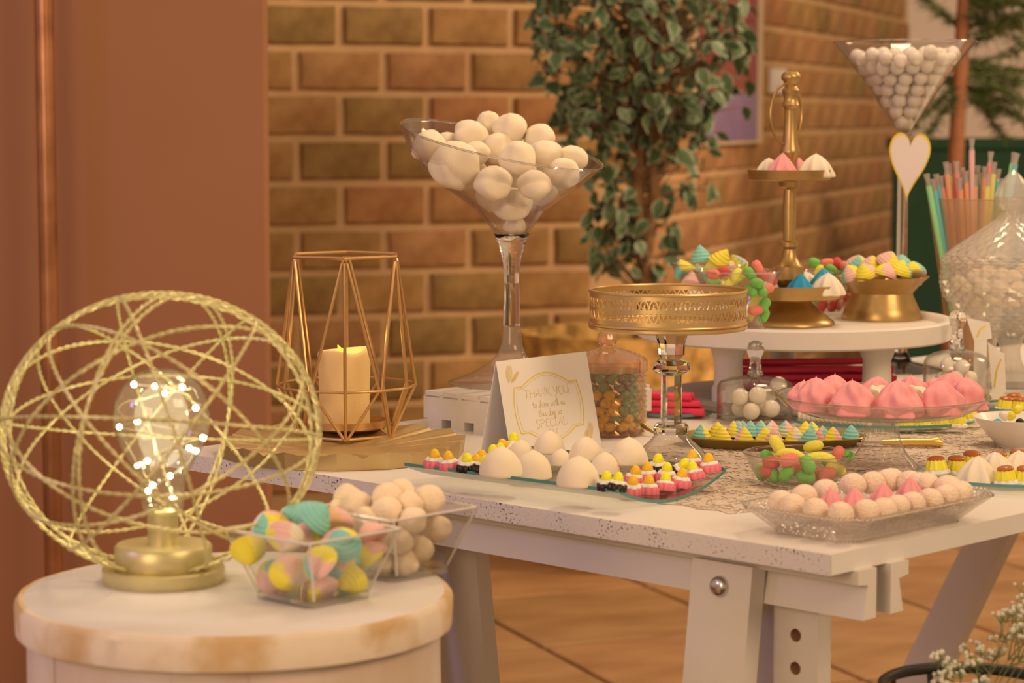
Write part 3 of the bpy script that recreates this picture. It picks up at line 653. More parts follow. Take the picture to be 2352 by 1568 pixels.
# ------------------------------------------------------------------ two square glass bowls on the drum
M_bowl = thin_glass('bowl_glass', (0.98, 0.985, 0.975), 1.5); M_bowlbase = thin_glass('bowl_base_glass', (.95, .95, .93), 1.6, .03, haze=.12, hazecol=(.8, .78, .74)); M_rimg = mat('painted_edge_highlight', (.72, .70, .66), .12, spec=.8)  # opaque pale edge colour imitates highlights along the bowl rims and corners
def sqbowl(label, c, rz, b, t, H):
    o = thing('glass_bowl', label, 'bowl', c, rz, 'square glass bowls on the drum table')
    def ring(s, z, ch):
        h = s / 2; k = ch; return [(h - k, -h, z), (h, -h + k, z), (h, h - k, z), (h - k, h, z), (-h + k, h, z), (-h, h - k, z), (-h, -h + k, z), (-h + k, -h, z)]
    w = .003; rings = [ring(b, .006, .006), ring(t, H, .003), ring(t - 2 * w, H, .003), ring(b - 2 * w, .0095, .005)]
    vs = sum(rings, []); fs = [(a * 8 + j, a * 8 + (j + 1) % 8, (a + 1) * 8 + (j + 1) % 8, (a + 1) * 8 + j) for a in range(3) for j in range(8)] + [tuple(24 + j for j in range(8))]
    obj('wall', MB().add(vs, fs), M_bowl, o, smooth=False)
    rb_ = [ring(b - .002, 0, .006), ring(b, .002, .006), ring(b, .0062, .006)]
    obj('foot', MB().add(sum(rb_, []), [(a * 8 + j, a * 8 + (j + 1) % 8, (a + 1) * 8 + (j + 1) % 8, (a + 1) * 8 + j) for a in range(2) for j in range(8)] + [tuple(range(8)), tuple(16 + j for j in range(8))]), M_bowlbase, o, smooth=False)
    rim = ring(t - w, H, .003); obj('rim', MB().tube(rim, .0013, 6, closed=True), M_rimg, o)
    for k4 in range(4):
        a4, b4 = Vector(ring(b - .001, .007, .005)[k4 * 2 + 1]), Vector(ring(t - .001, H, .003)[k4 * 2 + 1]); obj('corner_edge', MB().tube([a4, b4], .0011, 6), M_rimg, o)
    return o
B1 = Vector((-.176, 2.094, SZ)); B2 = Vector((-.110, 2.212, SZ)); 
sqbowl('square glass bowl of pastel shell candies in front on the drum table', B1, radians(-44), .076, .114, .062)
sqbowl('square glass bowl of peach sugared balls at the right on the drum table', B2, radians(-44), .076, .114, .062)
sh = [(616, 1199, .01, 44, 0), (729, 1180, .0, 46, 5), (784, 1240, -.02, 48, 1), (651, 1241, -.025, 44, 3), (572, 1271, -.012, 42, 7), (726, 1283, -.046, 44, 2), (664, 1322, -.033, 44, 3), (849, 1222, .02, 38, 6), (847, 1266, .012, 40, 4), (667, 1185, .035, 40, 5), (700, 1226, .01, 42, 4), (619, 1319, -.004, 40, 0), (735, 1345, -.02, 40, 4), (797, 1335, -.006, 42, 7), (771, 1293, .0, 42, 5), (697, 1378, -.008, 36, 2), (813, 1288, .015, 38, 5), (771, 1190, .04, 42, 6)]
its = []
for i, (px, py, dy, r, k) in enumerate(sh):
    y = B1.y + dy; p = aty(px, py, y); s = r * mpp(y)
    rot = Euler((R.uniform(-.5, .9), R.uniform(-.9, .9), R.uniform(0, 6.28)))
    if k in (3, 7): rot = Euler((2.0 + R.uniform(-.3, .3), R.uniform(-.5, .5), R.uniform(-.6, .6)))
    cen = rot.to_matrix() @ Vector((0, 0, .6 * s)); its.append((put('shell_candy', SHELL[k], p - cen, s, rot), px, py, CNAME[k]))
ordlabels(its, 'shell candy', 'of front square bowl', 3, 'candy', 'pastel shells in the front square bowl')
pb_ = [(800, 1144, .03, 34), (820, 1160, .01, 34), (888, 1141, .0, 36), (920, 1131, .02, 36), (985, 1147, .01, 38), (888, 1173, -.02, 36), (949, 1196, -.03, 34), (940, 1157, -.005, 32), (1004, 1215, .01, 34), (842, 1196, -.02, 36), (878, 1241, -.03, 34), (920, 1241, -.036, 32), (965, 1261, -.01, 34), (881, 1293, -.02, 32), (930, 1293, -.024, 32), (897, 1325, -.012, 30), (780, 1172, .02, 30), (930, 1330, 0.0, 28)]
its = []
for px, py, dy, r in pb_:
    y = B2.y + dy; p = aty(px, py, y); s = r * mpp(y) * .95; rot = Euler(rnd_rot(.8)); cen = rot.to_matrix() @ Vector((0, 0, .88 * s))
    its.append((put('candy_ball', R.choice(BALL), p - cen, s, rot), px, py, 'peach sugared'))
ordlabels(its, 'candy ball', 'in the rear square bowl', 4, 'candy', 'peach balls in the rear square bowl')
# ------------------------------------------------------------------ charger plate, lantern, candle
M_charger = mat('matte_gold', P(188, 142, 82, .85), 0.42, 0.7, col2=P(172, 126, 68, .85), nscale=25)
pc = T(787, 1041)
ch = thing('charger_plate', 'matte gold fluted charger plate under the wire lantern', 'plate', (pc.x, pc.y, TZ), .13)
nf = 15; RC = .1545
def chz(k, s):  # rim height over one facet: high at facet ends, low in the middle, with small zigzag steps
    return s
vs = []; fs = []; n = nf * 8; prof_off = [.0215, .0200, .0182, .0180, .0140, .0180, .0182, .0200]
radii = [.045, .06, .10, RC]
for ri, r in enumerate(radii):
    for j in range(n):
        a = 2 * pi * j / n; seg = j % 8; rr_ = r
        if ri == 3: rr_ = RC * cos(pi / nf) / cos(((j % 8) / 8 - .5) * 2 * pi / nf)
        zz = .006 + (prof_off[seg] - .006) * max(0, (r - .045) / (RC - .045)) ** .9
        vs.append((rr_ * cos(a), rr_ * sin(a), zz))
for ri in range(3):
    for j in range(n): fs.append((ri * n + j, ri * n + (j + 1) % n, (ri + 1) * n + (j + 1) % n, (ri + 1) * n + j))
fs.append(tuple(range(n)))
k0 = len(vs)
for j in range(n):
    a = 2 * pi * j / n; rr_ = RC * .985 * cos(pi / nf) / cos(((j % 8) / 8 - .5) * 2 * pi / nf); vs.append((rr_ * cos(a), rr_ * sin(a), 0.0005))
for j in range(n): fs.append((3 * n + j, 3 * n + (j + 1) % n, k0 + (j + 1) % n, k0 + j))
obj('fluted_dish', MB().add(vs, fs), M_charger, ch, smooth=False)
M_lan = mat('antique_gold_wire', P(186, 128, 68, .85), 0.36, 0.8)
lz = TZ + .0085; L0 = onz(796, 999, lz); m_ = mpp(L0.y)
la = thing('wire_lantern', 'geometric gold wire lantern standing on the fluted charger plate', 'lantern', (L0.x, L0.y, lz), radians(-87))
Rt, Rg, Rb_ = 133 * m_, 161 * m_, 117 * m_; Ht, Hg = (999 - 584) * m_, (999 - 882) * m_; wr = .0021
tops = [Vector((Rt * cos(pi / 3 * i), Rt * sin(pi / 3 * i), Ht)) for i in range(6)]; bots = [Vector((Rb_ * cos(pi / 3 * i), Rb_ * sin(pi / 3 * i), wr)) for i in range(6)]
gir = [Vector((Rg * cos(pi / 6 * i), Rg * sin(pi / 6 * i), Hg)) for i in range(12)]
obj('top_hoop', MB().tube([p for i in range(6) for p in (tops[i], tops[i].lerp(tops[(i + 1) % 6], .5))], wr, 8, closed=True), M_lan, la)
obj('bottom_hoop', MB().tube([p for i in range(6) for p in (bots[i], bots[i].lerp(bots[(i + 1) % 6], .5))], wr, 8, closed=True), M_lan, la)
obj('girdle_hoop', MB().tube(gir, wr * .9, 8, closed=True), M_lan, la)
for i in range(6):
    t_ = tops[i] - Vector((0, 0, .006)); b_ = bots[i]
    for k in (-1, 0, 1):
        g = gir[(2 * i + k) % 12]; side = Vector((-sin(pi / 3 * i), cos(pi / 3 * i), 0)) * .003 * k
        gk = g + Vector((-sin(pi / 3 * i), cos(pi / 3 * i), 0)) * (-.0022 * k)
        obj('strut', MB().tube([t_ + side, gk, b_ + side * .6], wr, 8), M_lan, la)
obj('candle_dish', MB().lathe([(0, .010), (.050, .010), (.0525, .012), (.0530, .021), (.0515, .021), (.0505, .0125), (0, .0125)], 48), M_lan, la)
for i in range(6): obj('dish_strut', MB().tube([bots[i], (bots[i].x * .78, bots[i].y * .78, .0105)], wr * .8, 6), M_lan, la)
M_wax = mat('candle_wax', (.86, .66, .33), 0.5, sss=.5, col2=(.86, .64, .28), nscale=6)
cd = thing('flameless_candle', 'cream flameless pillar candle inside the gold wire lantern', 'candle', (L0.x - .0025, L0.y, lz + .0127))
def candle():
    n = 48; mb = MB(); r = .0335; prof = [(0, 0), (r * .96, 0), (r * .985, .003), (r * .97, .03), (r * .99, .06), (r * 1.02, .085)]
    vs = []; fs = []
    for (q, z) in prof:
        for j in range(n): a = 2 * pi * j / n; vs.append((q * cos(a), q * sin(a), z))
    def top(a): return .100 + .0035 * sin(a * 1.0 + 2.2) - .0075 * max(0, cos(a + 1.05)) ** 6
    for f, dz in ((1.0, -.005), (.97, -.0012), (.90, 0), (.82, -.003), (.6, -.010), (.25, -.013), (0, -.0135)):
        for j in range(n): a = 2 * pi * j / n; vs.append((r * 1.02 * f * cos(a), r * 1.02 * f * sin(a), top(a) * (1 if f > .5 else 1) + dz if f > .3 else .090 - .0035))
    m = len(prof) + 7
    for i in range(m - 1):
        for j in range(n): fs.append((i * n + j, i * n + (j + 1) % n, (i + 1) * n + (j + 1) % n, (i + 1) * n + j))
    return mb.add(vs, fs)
obj('wax_body', candle(), M_wax, cd, angle=70)
M_flame = mat('flame_plastic', P(250, 224, 20, .8), .4, emit=(1, .75, .03), estr=.9)
obj('flame_tip', MB().tube([(-.002, -.006, .086), (-.003, -.006, .093), (-.0055, -.005, .100), (-.008, -.004, .105)], [.0012, .0036, .0026, .0003], 10), M_flame, cd)
pd = bpy.data.lights.new('candle_glow', 'POINT'); pd.energy = .05; pd.color = (1, .66, .2); pd.shadow_soft_size = .01
pq = bpy.data.objects.new('candle_glow', pd); COL.objects.link(pq); pq.parent = cd; pq.location = (0, 0, .112)

# ------------------------------------------------------------------ mini pallet, tilted cocktail glass with marshmallows
M_chalk = mat('chalk_white_wood', (.78, .75, .74), .85, col2=(.70, .67, .66), nscale=30, bump=.3, bscale=80)
PLc = T(973, 978); PH = .047; PWA, PLB = .175, .27
pal = thing('mini_pallet', 'small chalk white wooden pallet under the tilted cocktail glass', 'pallet', (PLc.x, PLc.y, TZ), ang)
# local: x along UB, y along UA (negative towards us)
for i in range(4):
    x = .002 + i * (PLB - .05) / 3; obj('bottom_runner', MB().box((PLB / 2, -PWA * (i + .5) / 4 + 0 * x, .006), (PLB, PWA / 4 - .018, .012)), M_chalk, pal, smooth=False)
obj('side_board', MB().box((.006, -PWA / 2, .0275), (.012, PWA, .031)), M_chalk, pal, smooth=False)
obj('side_board', MB().box((PLB - .006, -PWA / 2, .0275), (.012, PWA, .031)), M_chalk, pal, smooth=False)
obj('middle_board', MB().box((PLB / 2, -PWA / 2, .0275), (.012, PWA, .031)), M_chalk, pal, smooth=False)
for i in range(5):
    w_ = PWA / 5; obj('deck_slat', MB().box((PLB / 2, -w_ * (i + .5), .045), (PLB, w_ - .007, .004 + .004)), M_chalk, pal, smooth=False)
GZ = TZ + .0492; gc = aty(1175, 887, 3.31); gc = Vector((gc.x, 3.31, GZ)); mg = mpp(3.31)
M_cg = thin_glass('cocktail_glass', (0.97, 0.965, 0.97), 1.5, edge=.88); M_stem = solid_glass('stem_glass', (.97, .97, .99))
cg = thing('tilted_cocktail_glass', 'giant tilted-rim cocktail glass piled with marshmallows on the white pallet', 'glass', gc)
yb = 265 + (EYE.z - GZ) * FPX / cos(PITCH) / 3.31
def gz_(py): return zat(py, 3.31) - GZ
obj('foot', MB().lathe([(0, 0), (.087, 0), (.0885, .0012), (.087, .0026), (.06, .012), (.035, .026), (.02, .040), (.0148, .055), (.0125, .08), (0, .08)], 64), thin_glass('glass_foot', (.95, .94, .93), 1.5, .04, haze=.12, hazecol=(.8, .72, .66), edge=.9), cg)
obj('stem', MB().lathe([(0, .0795), (.0118, .0795), (.0104, .14), (.0103, gz_(650)), (.0115, gz_(610)), (.0140, gz_(587)), (.0185, gz_(562)), (.0245, gz_(536)), (.006, gz_(552)), (0, gz_(553))], 40), M_stem, cg)
PR = [(.0, 553), (6, 552), (22, 541), (42, 531), (57, 511), (82, 480), (128, 447), (168, 420), (203, 390), (234, 342), (250, 300), (258, 262), (262, 220)]
def rad_at(z):
    for (r0, y0), (r1, y1) in zip(PR, PR[1:]):
        if y1 <= z <= y0: return r0 + (r1 - r0) * (y0 - z) / (y0 - y1)
    return PR[-1][0]
NT = 72; NR = 30; vs = []; fs = []
for layer in (0, 1):
    for j in range(NT):
        a = 2 * pi * j / NT; yr = 338.0
        for _ in range(30):
            r_ = rad_at(yr); yr = .5 * yr + .5 * (338 + r_ * (.215 * cos(a) - .126 * sin(a)))
        for i in range(NR + 1):
            yy = 552 + (yr - 552) * (i / NR) ** .9; r_ = rad_at(yy) * mg - (layer * .0022 if i else 0); r_ = max(r_, 0.0002)
            vs.append((r_ * cos(a), r_ * sin(a), gz_(yy) + (layer * .0016 if i < NR else 0)))
def vid(l, j, i): return l * NT * (NR + 1) + (j % NT) * (NR + 1) + i
for l in (0, 1):
    for j in range(NT):
        for i in range(NR): fs.append((vid(l, j, i), vid(l, j + 1, i), vid(l, j + 1, i + 1), vid(l, j, i + 1)))
for j in range(NT): fs.append((vid(0, j, NR), vid(0, j + 1, NR), vid(1, j + 1, NR), vid(1, j, NR)))
obj('bowl', MB().add(vs, fs), M_cg, cg, angle=80)
rimp = [Vector(vs[vid(0, j, NR)]) for j in range(NT)]
obj('rim', MB().tube(rimp, .0016, 6, closed=True), M_stem, cg)
ms = [(985, 330, -.02, 40, -.35), (1027, 322, .06, 24, 0), (1083, 310, .05, 42, .3), (1122, 284, .08, 26, 0), (1174, 296, .05, 38, -.2), (1046, 384, -.06, 54, .5), (1094, 352, .0, 30, 0), (1146, 345, .03, 36, 0), (1188, 370, -.05, 42, .2), (1241, 318, .05, 36, 0), (1250, 352, .0, 38, 0), (1315, 361, .02, 34, .2), (1294, 400, -.04, 34, 0), (1134, 420, -.085, 42, -.3), (1229, 422, -.08, 40, .2), (1175, 472, -.03, 45, 2.9), (1182, 520, -.003, 25, 3.1), (1130, 455, .03, 34, .6), (1245, 440, .03, 34, -.4), (1080, 400, .08, 40, .4), (1190, 400, .09, 44, 0), (1270, 410, .06, 40, -.3), (1170, 340, .13, 44, 0)]
its = []
for px, py, dy, r, tl_ in ms:
    y = 3.31 + dy; p = aty(px, py, y); s = r * mpp(y) * .98; rot = Euler((R.uniform(-.25, .25), tl_ + R.uniform(-.1, .1), R.uniform(0, 6.28))); rot = (Euler((0, tl_, 0)).to_matrix() @ Euler((R.uniform(-.3, .3), 0, R.uniform(0, 6.28))).to_matrix()).to_euler()
    me = R.choice(MARSH); cen = rot.to_matrix() @ Vector((0, 0, .88 * s)); its.append((put('marshmallow', me, p - cen, s, rot), px, py, 'white'))
ordlabels(its, 'marshmallow', 'in the tilted cocktail glass', 4, 'marshmallow', 'marshmallows in the tilted glass')

# ------------------------------------------------------------------ thank-you tent card
M_card = mat('card_paper', (.84, .82, .80), .85); M_ink = mat('gold_ink', P(206, 158, 40, .75), .5); M_inks = mat('pale_gold_ink', P(190, 142, 62, .72), .6); M_fea = mat('feather_print', P(206, 160, 96, .75), .7)
bl_ = T(1177, 1063); br_ = T(1383, 1030); ev = (br_ - bl_); cw = ev.length; eu = ev.normalized(); nv = Vector((-eu.y, eu.x, 0)); spr = .027; chh = .122
ca = thing('thank_you_card', 'white tent card with a gold frame reading THANK YOU', 'card', (bl_.x, bl_.y, TZ), atan2(eu.y, eu.x))
# local: x along the card, y away from us; front leg from (x,0,0) to ridge (x,spr,chh)
th = .0006
obj('front_leaf', MB().prism([Vector((0, 0, 0)), Vector((0, spr, chh)), Vector((0, spr + th, chh)), Vector((0, th, 0))], (cw, 0, 0)), M_card, ca, smooth=False)
obj('back_leaf', MB().prism([Vector((0, spr + .0001, chh)), Vector((0, 2 * spr, 0)), Vector((0, 2 * spr + th, 0)), Vector((0, spr + th, chh))], (cw, 0, 0)), M_card, ca, smooth=False)
sl = Vector((0, spr, chh)); fn_ = Vector((0, -chh, spr)).normalized(); CH = sl.length
def cp_(u, v, lift=.0002): return Vector((u * cw, 0, 0)) + sl * (1 - v) + fn_ * lift   # u right, v down, 0..1
def ribbon(mb, pts, wd, lift=.0002):
    q = [Vector((u * cw, -v * CH)) for u, v in pts]; L_ = []; 
    for i, p in enumerate(q):
        t = (q[min(i + 1, len(q) - 1)] - q[max(i - 1, 0)]); t = t.normalized() if t.length > 1e-9 else Vector((1, 0)); n = Vector((-t.y, t.x)) * wd / 2
        L_ += [p + n, p - n]
    vs = [Vector((x, 0, 0)) + sl * (1 + y / CH) + fn_ * lift for x, y in L_]
    mb.add(vs, [(2 * i, 2 * i + 1, 2 * i + 3, 2 * i + 2) for i in range(len(q) - 1)])
def frame(sc):
    q = []; a, b = .375 * sc, .345 * sc
    def arc(x0, y0, x1, y1, bx, by, n=14):
        for i in range(n + 1):
            t = i / n; q.append((x0 + (x1 - x0) * t + bx * sin(pi * t), y0 + (y1 - y0) * t + by * sin(pi * t)))
    k = .66
    arc(-a * .70, -b * k, a * .70, -b * k, 0, -b * (1 - k)); q.append((a * .92, -b * k)); arc(a * .92, -b * k, a * .92, b * k, a * .08, 0)
    q.append((a * .70, b * k)); arc(a * .70, b * k, -a * .70, b * k, 0, b * (1 - k)); q.append((-a * .92, b * k)); arc(-a * .92, b * k, -a * .92, -b * k, -a * .08, 0); q.append((-a * .70, -b * k))
    return [(.49 + x, .505 + y) for x, y in q]
m1 = MB(); ribbon(m1, frame(1.0), .0014); obj('frame_line', m1, M_ink, ca, smooth=False)
m1 = MB(); ribbon(m1, frame(.92), .0004); obj('inner_line', m1, M_inks, ca, smooth=False)
def ell(cx, cy, rx, ry, a0, a1, n=10): return [(cx + rx * cos(radians(a0 + (a1 - a0) * i / n)), cy + ry * sin(radians(a0 + (a1 - a0) * i / n))) for i in range(n + 1)]
GLY = {   # pen strokes in a unit cell, y up
 'T': (.8, [[(.0, .86), (.12, .98), (.8, .98)], [(.42, .98), (.36, .3), (.28, 0)]]), 'H': (.85, [[(.12, 1), (.08, 0)], [(.78, 1), (.74, 0)], [(0, .45), (.4, .52), (.85, .5)]]),
 'A': (.85, [[(0, 0), (.2, .25), (.5, 1), (.72, 0)], [(.1, .36), (.75, .4)]]), 'N': (.85, [[(.08, 0), (.14, 1), (.62, 0), (.72, 1.05)]]), 'K': (.8, [[(.12, 1), (.08, 0)], [(.7, 1), (.12, .45), (.4, .4), (.8, -.05)]]),
 'Y': (.8, [[(.05, 1), (.15, .55), (.42, .5), (.68, 1)], [(.68, 1), (.5, .2), (.2, -.2), (.08, 0)]]), 'O': (.85, [ell(.4, .5, .36, .5, 100, 460)]), 'U': (.85, [[(.05, 1), (.06, .3), (.25, 0), (.5, .15), (.66, .6), (.7, 1)], [(.7, 1), (.7, .2), (.85, 0)]]),
 'S': (.7, [ell(.38, .76, .26, .24, 30, 250) + ell(.3, .26, .28, .26, 80, -150)]), 'P': (.75, [[(.14, .98), (.08, 0)], [(.0, .86)] + ell(.3, .74, .34, .25, 140, -110)]), 'E': (.7, [ell(.4, .76, .26, .22, 40, 260) + ell(.38, .27, .32, .27, 100, 320)]),
 'C': (.75, [ell(.42, .5, .36, .5, 45, 320)]), 'I': (.5, [[(.05, .96), (.45, 1), (.22, 1), (.2, 0), (.0, .08), (.4, 0)]]), 'L': (.7, [[(.1, 1), (.12, .2), (.05, 0), (.6, .06), (.7, .2)]]), 'J': (.6, [[(.1, 1), (.6, 1)], [(.4, 1), (.34, .1), (.15, -.1), (0, .1)]]), '&': (.8, [[(.7, 0), (.2, .7), (.3, .95), (.45, .75), (.1, .3), (.25, 0), (.55, .15), (.7, .45)]]),
 't': (.4, [[(.2, .85), (.16, .1), (.25, 0), (.4, .12)], [(0, .55), (.36, .58)]]), 'o': (.5, [ell(.22, .25, .18, .25, 100, 460) + [(.48, .4)]]), 's': (.42, [[(0, 0), (.22, .5), (.3, .2), (.2, 0), (.08, .06)], [(.2, 0), (.42, .12)]]), 'h': (.5, [[(0, .1), (.25, .8), (.16, 1), (.08, .8), (.06, 0)], [(.06, .1), (.2, .45), (.32, .4), (.32, .05), (.5, .1)]]),
 'a': (.5, [ell(.2, .24, .18, .24, 60, 400), [(.38, .48), (.36, .05), (.5, .08)]]), 'r': (.4, [[(0, .1), (.1, .5), (.12, .42), (.28, .42), (.26, .08), (.4, .1)]]), 'e': (.45, [[(0, .1), (.26, .3), (.2, .5), (.08, .3), (.14, 0), (.42, .15)]]), 'w': (.65, [[(0, .5), (.06, .05), (.18, .05), (.28, .45), (.3, .05), (.44, .05), (.54, .5), (.65, .4)]]),
 'i': (.28, [[(0, .1), (.12, .5), (.1, .05), (.28, .1)], [(.13, .7), (.14, .74)]]), 'u': (.5, [[(0, .4), (.06, .5), (.06, .08), (.2, .02), (.34, .5)], [(.34, .5), (.32, .05), (.5, .1)]]), 'd': (.5, [ell(.2, .24, .18, .24, 60, 400), [(.46, 1), (.36, .05), (.5, .08)]]), 'y': (.5, [[(.02, .5), (.08, .08), (.22, .08), (.36, .5)], [(.36, .5), (.26, -.3), (.1, -.45), (.08, -.2), (.5, .1)]]), ' ': (.35, [])}
txt = MB()
def write(s, uc, vc, width, hv, wd):
    tot = sum(GLY[c][0] for c in s); k = width / tot; x = uc - width / 2
    for c in s:
        a, strokes = GLY[c]
        for st_ in strokes: ribbon(txt, [(x + k * p[0], vc + hv / 2 - hv * p[1]) for p in st_], wd)
        x += k * a
write('THANK YOU', .49, .355, .50, .085, .0006); write('to share with us', .49, .465, .36, .075, .0006); write('this day so', .49, .555, .26, .075, .0006)
write('SPECIAL', .49, .66, .35, .085, .0006); write('J & I', .49, .755, .10, .05, .00035)
obj('lettering', txt, M_inks, ca, smooth=False)
fe = MB()
for (u0, v0, u1, v1, wv) in ((.095, .235, .13, .06, .035), (.115, .235, .215, .125, .02), (.86, .93, .915, .73, .035), (.80, .95, .855, .80, .018)):
    n = 16; A = Vector((u0, v0)); B_ = Vector((u1, v1)); dv = B_ - A; nn = Vector((-dv.y, dv.x)).normalized()
    ribbon(fe, [tuple(A), tuple(B_)], .0006)
    for i in range(n):
        t = .12 + .84 * i / n; c = A + dv * t; ww = wv * sin(pi * min(1, t * 1.02)) ** .6
        for s_ in (-1, 1): ribbon(fe, [tuple(c), tuple(c + nn * s_ * ww * .6 + dv * .06), tuple(c + nn * s_ * ww + dv * .16)], .0007)
obj('feather_print', fe, M_fea, ca, smooth=False)

# ------------------------------------------------------------------ amber jar
M_amber = thin_glass('amber_glass', (0.96, 0.78, 0.60), 2.2, .06, haze=.22, hazecol=P(226, 146, 86, .8)); jc = T(1394, 996)
aj = thing('amber_candy_jar', 'amber diamond-cut lidded jar of teal and gold sweets', 'jar', (jc.x, jc.y, TZ))
def diamond(r0, z0, z1, na, nz, amp):
    vs = []; fs = []
    for i in range(nz * 2 + 1):
        for j in range(na * 2):
            a = pi * j / na; pk = (i % 2 == 0) == (j % 2 == 0)
            rr_ = r0 + (amp if (i + j) % 2 == 0 else -amp * .2); vs.append((rr_ * cos(a), rr_ * sin(a), z0 + (z1 - z0) * i / (nz * 2)))
    n = na * 2
    for i in range(nz * 2):
        for j in range(n):
            a, b, c, d = i * n + j, i * n + (j + 1) % n, (i + 1) * n + (j + 1) % n, (i + 1) * n + j
            if (i + j) % 2 == 0: fs += [(a, b, d), (b, c, d)]
            else: fs += [(a, b, c), (a, c, d)]
    return vs, fs
obj('body', MB().add(*diamond(.0480, .004, .084, 18, 6, .0058)), M_amber, aj, smooth=False)
obj('base', MB().lathe([(0, 0), (.046, 0), (.0485, .004), (0, .006)], 44), M_amber, aj)
lid = obj('lid', MB().lathe([(.0500, .0845), (.0515, .085), (.0515, .099), (.047, .103), (.031, .1095), (.016, .1135), (.0085, .116), (.008, .118)], 44, lambda t, z, r: r * (1 + .045 * (int(t / (2 * pi) * 44 + .5) % 2))), M_amber, aj, smooth=False)
obj('knob', MB().lathe([(.008, .1175), (.0120, .121), (.0135, .127), (.0120, .133), (.008, .1365), (0, .1375)], 12), M_amber, lid, smooth=False)
M_sw = [mat('sweet_teal', P(52, 130, 110, .6), .25), mat('sweet_gold', P(220, 164, 70, .7), .25), mat('sweet_cream', P(214, 190, 150, .7), .3), mat('sweet_blue', P(60, 110, 120, .6), .25)]
swm = []
for i, m in enumerate(M_sw):
    me = MB().sphere((0, 0, 0), 1, 10, 7, (1, 1, .8)).mesh('sweet'); me.materials.append(m); swm.append(me)
nm = ['teal', 'gold', 'cream', 'dusky blue']
for lay in range(7):
    z = .013 + lay * .0105; front = []
    for ring_, n in ((.035, 13),) + (((.0175, 6),) if lay == 6 else ()):
        for j in range(n):
            a = 2 * pi * (j + .5 * (lay % 2)) / n + R.uniform(-.1, .1)
            k = (0 if (sin(a * 1.0 + lay * .25) > -.5 + .0) else 1) if R.random() < .6 else R.randrange(4)
            if lay >= 5: k = 0 if R.random() < .7 else 3
            o = put('sweet', swm[k], (jc.x + ring_ * cos(a), jc.y + ring_ * sin(a), TZ + z), .0078, rnd_rot())
            if sin(a) < .05 and ring_ > .03: front.append((cos(a), o, nm[k]))
            else: tag(o, f'glossy {nm[k]} sweet at far side of the {ORD[lay]} row up in the amber jar', 'candy', 'sweets in the amber jar')
    for i, (_, o, c_) in enumerate(sorted(front, key=lambda t: t[0])): tag(o, f'glossy {c_} sweet, {ORD[i]} from left at front of {ORD[lay]} row up in amber jar', 'candy', 'sweets in the amber jar')

# ------------------------------------------------------------------ gold openwork tray on a crystal candlestick
M_brass = mat('openwork_gold', P(196, 146, 84, .8), 0.33, 0.85, col2=P(180, 130, 70, .8), nscale=30); kc = T(1541, 1050); mk = mpp(kc.y)
ks = thing('gold_cake_stand', 'empty round gold openwork cake tray on a crystal candlestick foot', 'cake stand', (kc.x, kc.y, TZ))
M_crys = solid_glass('crystal', (.985, .985, .97), 1.5)
cs_ = thing
def kz(py): return (1050 - py) * mk
oct_ = 8
obj('foot', MB().lathe([(0, 0), (.041, 0), (.0425, .002), (.040, .006), (.034, .013), (.027, .020), (.0215, .026), (.020, .030), (0, .030)], 40, lambda t, z, r: r * (1 + .045 * cos(10 * t) * (1 if z < .02 else .3))), thin_glass('crystal_foot', (.95, .94, .92), 1.7, .04, haze=.14, hazecol=(.8, .74, .68)), ks)
obj('foot_block', MB().lathe([(0, .030), (.0205, .030), (.0225, .033), (.0225, kz(978)), (.019, kz(970)), (0, kz(970))], oct_, ph=.2), M_crys, ks, smooth=False)
obj('column', MB().lathe([(0, kz(969.5)), (.0135, kz(969.5)), (.0135, kz(858)), (0, kz(858))], oct_, ph=.2), M_crys, ks, smooth=False)
obj('collar', MB().lathe([(0, kz(857.5)), (.015, kz(857.5)), (.0235, kz(848)), (.0235, kz(834)), (.017, kz(823)), (0, kz(823))], oct_, ph=.2), M_crys, ks, smooth=False)
obj('cup', MB().lathe([(0, kz(822.5)), (.0115, kz(822.5)), (.0165, kz(812)), (.0175, kz(785)), (.0215, kz(762)), (.0225, kz(754)), (0, kz(754))], oct_, ph=.2), M_crys, ks, smooth=False)
zb_, zt_ = kz(752), kz(660); RT = 180 * mk; cxo = (1532 - 1541) * mk
tz = obj('tray_floor', MB().lathe([(0, zb_), (RT - .001, zb_), (RT + .0012, zb_ + .002), (RT + .0012, zb_ + .005), (RT - .001, zb_ + .0065), (RT - .0022, zb_ + .005), (0, zb_ + .003)], 96, cx=cxo), M_brass, ks)
def rimring(z, r): return MB().tube([(cxo + RT * cos(2 * pi * i / 96), RT * sin(2 * pi * i / 96), z) for i in range(96)], r, 8, closed=True)
obj('lower_rim', rimring(zb_ + .0075, .0018), M_brass, ks); obj('upper_rim', rimring(zt_ - .0018, .0019), M_brass, ks)
def wallband(z0, z1): 
    return MB().lathe([(RT, z0), (RT, z1), (RT - .0007, z1), (RT - .0007, z0)], 120, cx=cxo, closed=True)
obj('lower_band', wallband(zb_ + .006, zb_ + .0145), M_brass, ks); obj('upper_band', wallband(zt_ - .0085, zt_), M_brass, ks)
